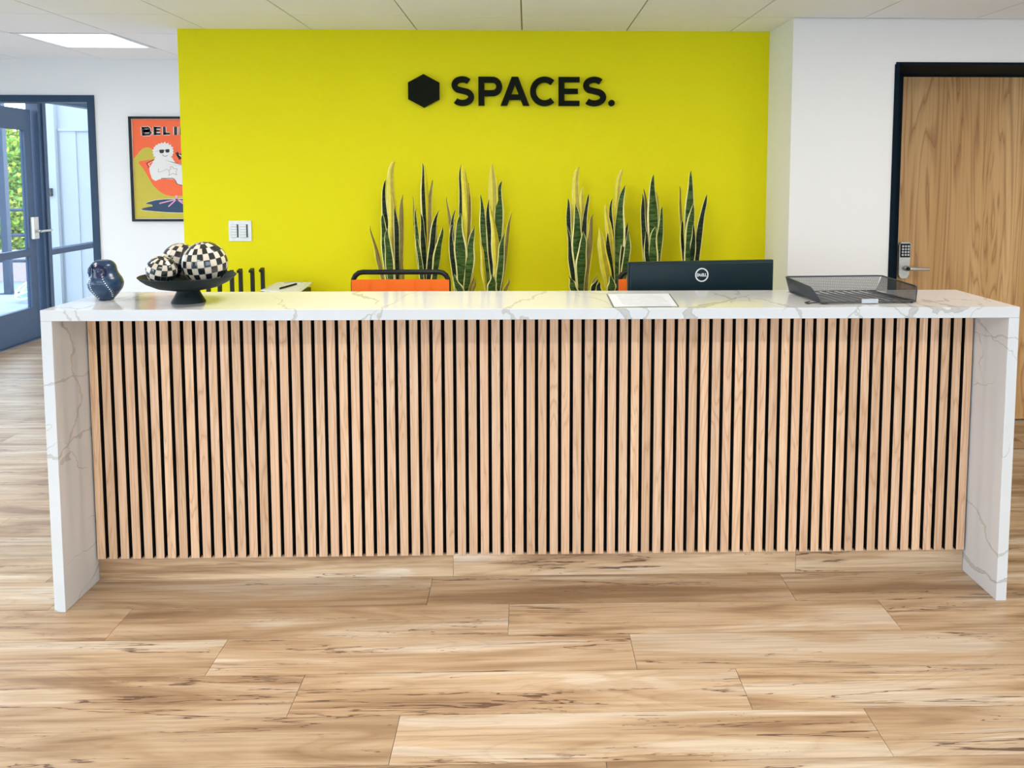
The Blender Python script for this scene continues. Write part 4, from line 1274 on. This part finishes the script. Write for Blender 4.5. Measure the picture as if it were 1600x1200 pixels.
# ================================================================== OUTSIDE THE STOREFRONT
b = nb(); box(b, -40, XL - .12, -14, 30, -.14, -.02)
box(b, XL - .12, 30, -30, YB - .12, -.14, -.02)
build('ground', b, 'concrete', kind='structure')
b = nb()
box(b, -5.75, XL - .12, 7.0, 7.2, -.02, 3.2)
box(b, -5.64, -5.47, 6.93, 7.0, -.02, 3.2)
box(b, -5.44, -5.26, 6.985, 7.0, -.02, 2.02)
box(b, -5.45, -4.72, 6.97, 7.0, 2.02, 2.05)
wext = build('wall_exterior', b, 'stucco', kind='structure')
b = nb(); box(b, -5.565, -5.515, 6.90, 6.93, 1.27, 1.36, 0, .003)
tag(build('doorbell', b, 'black_metal'), 'small black box on the white wall seen through the sidelight', 'doorbell')
# post, railing
post = empty('steel_post', (-6.735, 8.0, 0), 'dark blue steel post outside the glazed door', 'post')
b = nb(); box(b, -6.775, -6.695, 7.96, 8.04, -.012, 2.6); build('shaft', b, 'blue_frame', post)
b = nb(); box(b, -6.835, -6.635, 7.90, 8.10, -.02, -.012); build('base_plate', b, 'blue_frame', post)
rail = empty('patio_railing', (-7.6, 9.0, 0), 'dark metal patio railing beyond the glazed door', 'railing')
for z_ in (1.02, .66, .30):
    b = nb(); tube(b, [(-10.5, 9.0, z_), (-5.8, 9.0, z_)], .022, 8); build('rail', b, 'blue_frame', rail)
for x_ in (-10.4, -9.2, -8.0, -6.8, -5.9):
    b = nb(); tube(b, [(x_, 9.0, -.02), (x_, 9.0, 1.05)], .025, 8); build('post', b, 'blue_frame', rail)
b = nb()
box(b, -12, -5.8, 9.25, 9.40, -.02, .42)
tag(build('planter_wall', b, 'terracotta_wall'), 'low pinkish planter wall behind the patio railing', 'planter wall')
# bushes
def bush(x, y, z0, rx, ry, rz, mats, label, n, seed):
    rg = random.Random(seed)
    root = empty('bush', (x, y, z0), label, 'bush', 'bushes outside the storefront')
    b = nb()
    for k in range(n):
        th_, ph = math.acos(rg.uniform(-.8, 1)), rg.uniform(0, 2 * math.pi); rr = rg.uniform(.55, 1) ** .5
        p = Vector((x + rx * rr * math.sin(th_) * math.cos(ph), y + ry * rr * math.sin(th_) * math.sin(ph), z0 + rz + rz * rr * math.cos(th_)))
        d = Vector((rg.uniform(-1, 1), rg.uniform(-1, 1), rg.uniform(-.5, 1))).normalized(); s = d.orthogonal().normalized()
        q_ = rg.uniform(0, 6.28); s = (s * math.cos(q_) + d.cross(s) * math.sin(q_)); ln, wd = rg.uniform(.06, .12), rg.uniform(.02, .04)
        up_ = d.cross(s)
        vs2 = [b.verts.new(p), b.verts.new(p + d * ln * .5 + s * wd + up_ * .006), b.verts.new(p + d * ln), b.verts.new(p + d * ln * .5 - s * wd + up_ * .006)]
        f = b.faces.new(vs2); f.material_index = 0 if rg.random() < .65 else 1
    me_parent = root
    lo = bmesh.ops.recalc_face_normals(b, faces=b.faces)
    o = build('foliage', b, mats, root); o['kind'] = 'stuff'
    b = nb()
    for k in range(5): tube(b, [(x + rg.uniform(-.08, .08), y + rg.uniform(-.08, .08), z0 - .02), (x + rg.uniform(-.4, .4) * rx, y + rg.uniform(-.4, .4) * ry, z0 + rz * 1.2)], [.02, .008], 6)
    build('stem', b, 'bush_stem', root)
bush(-7.95, 10.35, 0, .55, .5, 1.02, ['bush_leaf', 'bush_leaf_yellow'], 'green leafy bush behind the railing, seen through the glazed door', 5200, 1)
bush(-9.0, 11.75, 0, .70, .6, 1.20, ['bush_leaf_yellow', 'bush_leaf'], 'taller yellowish bush behind the green one outside the glazed door', 5200, 2)
# hose coil and pipe on the ground
b = nb()
pts = []
hcx, hcy = -6.02, 7.35
for k in range(120):
    t_ = k / 119; a = t_ * 2 * math.pi * 4.3
    r_ = .185 + .025 * math.sin(a * .37 + 1)
    tilt = .17 + .13 * math.sin(t_ * 5)
    pts.append((hcx + r_ * math.cos(a), hcy + r_ * math.sin(a), .02 + .05 * t_ + tilt * (1 + math.sin(a + t_ * 2)) * .5))
pts += [(hcx - .05, hcy + .1, .25), (hcx + .05, hcy + .3, .3), (hcx - .1, hcy + .5, .22), (hcx - .5, hcy + .6, .05)]
tube(b, pts, .015, 8)
tag(build('garden_hose', b, 'hose', smooth=True), 'pale coiled garden hose on the patio outside the glazed door', 'hose')
b = nb(); tube(b, [(-6.60, 8.28, .03), (-6.2, 8.30, .03), (-5.85, 8.3, .03)], .05, 12)
tag(build('drain_pipe', b, 'pipe_pink', smooth='auto'), 'pale pink pipe lying on the patio behind the coiled hose', 'pipe')
b = nb(); tube(b, [(-6.75, 8.55, -.01), (-6.45, 8.6, .42), (-6.15, 8.55, -.01)], .022, 8); tube(b, [(-6.6, 8.58, .2), (-6.3, 8.58, .2)], .014, 8)
tag(build('trestle', b, 'hose'), 'pale angled trestle frame behind the hose', 'trestle')
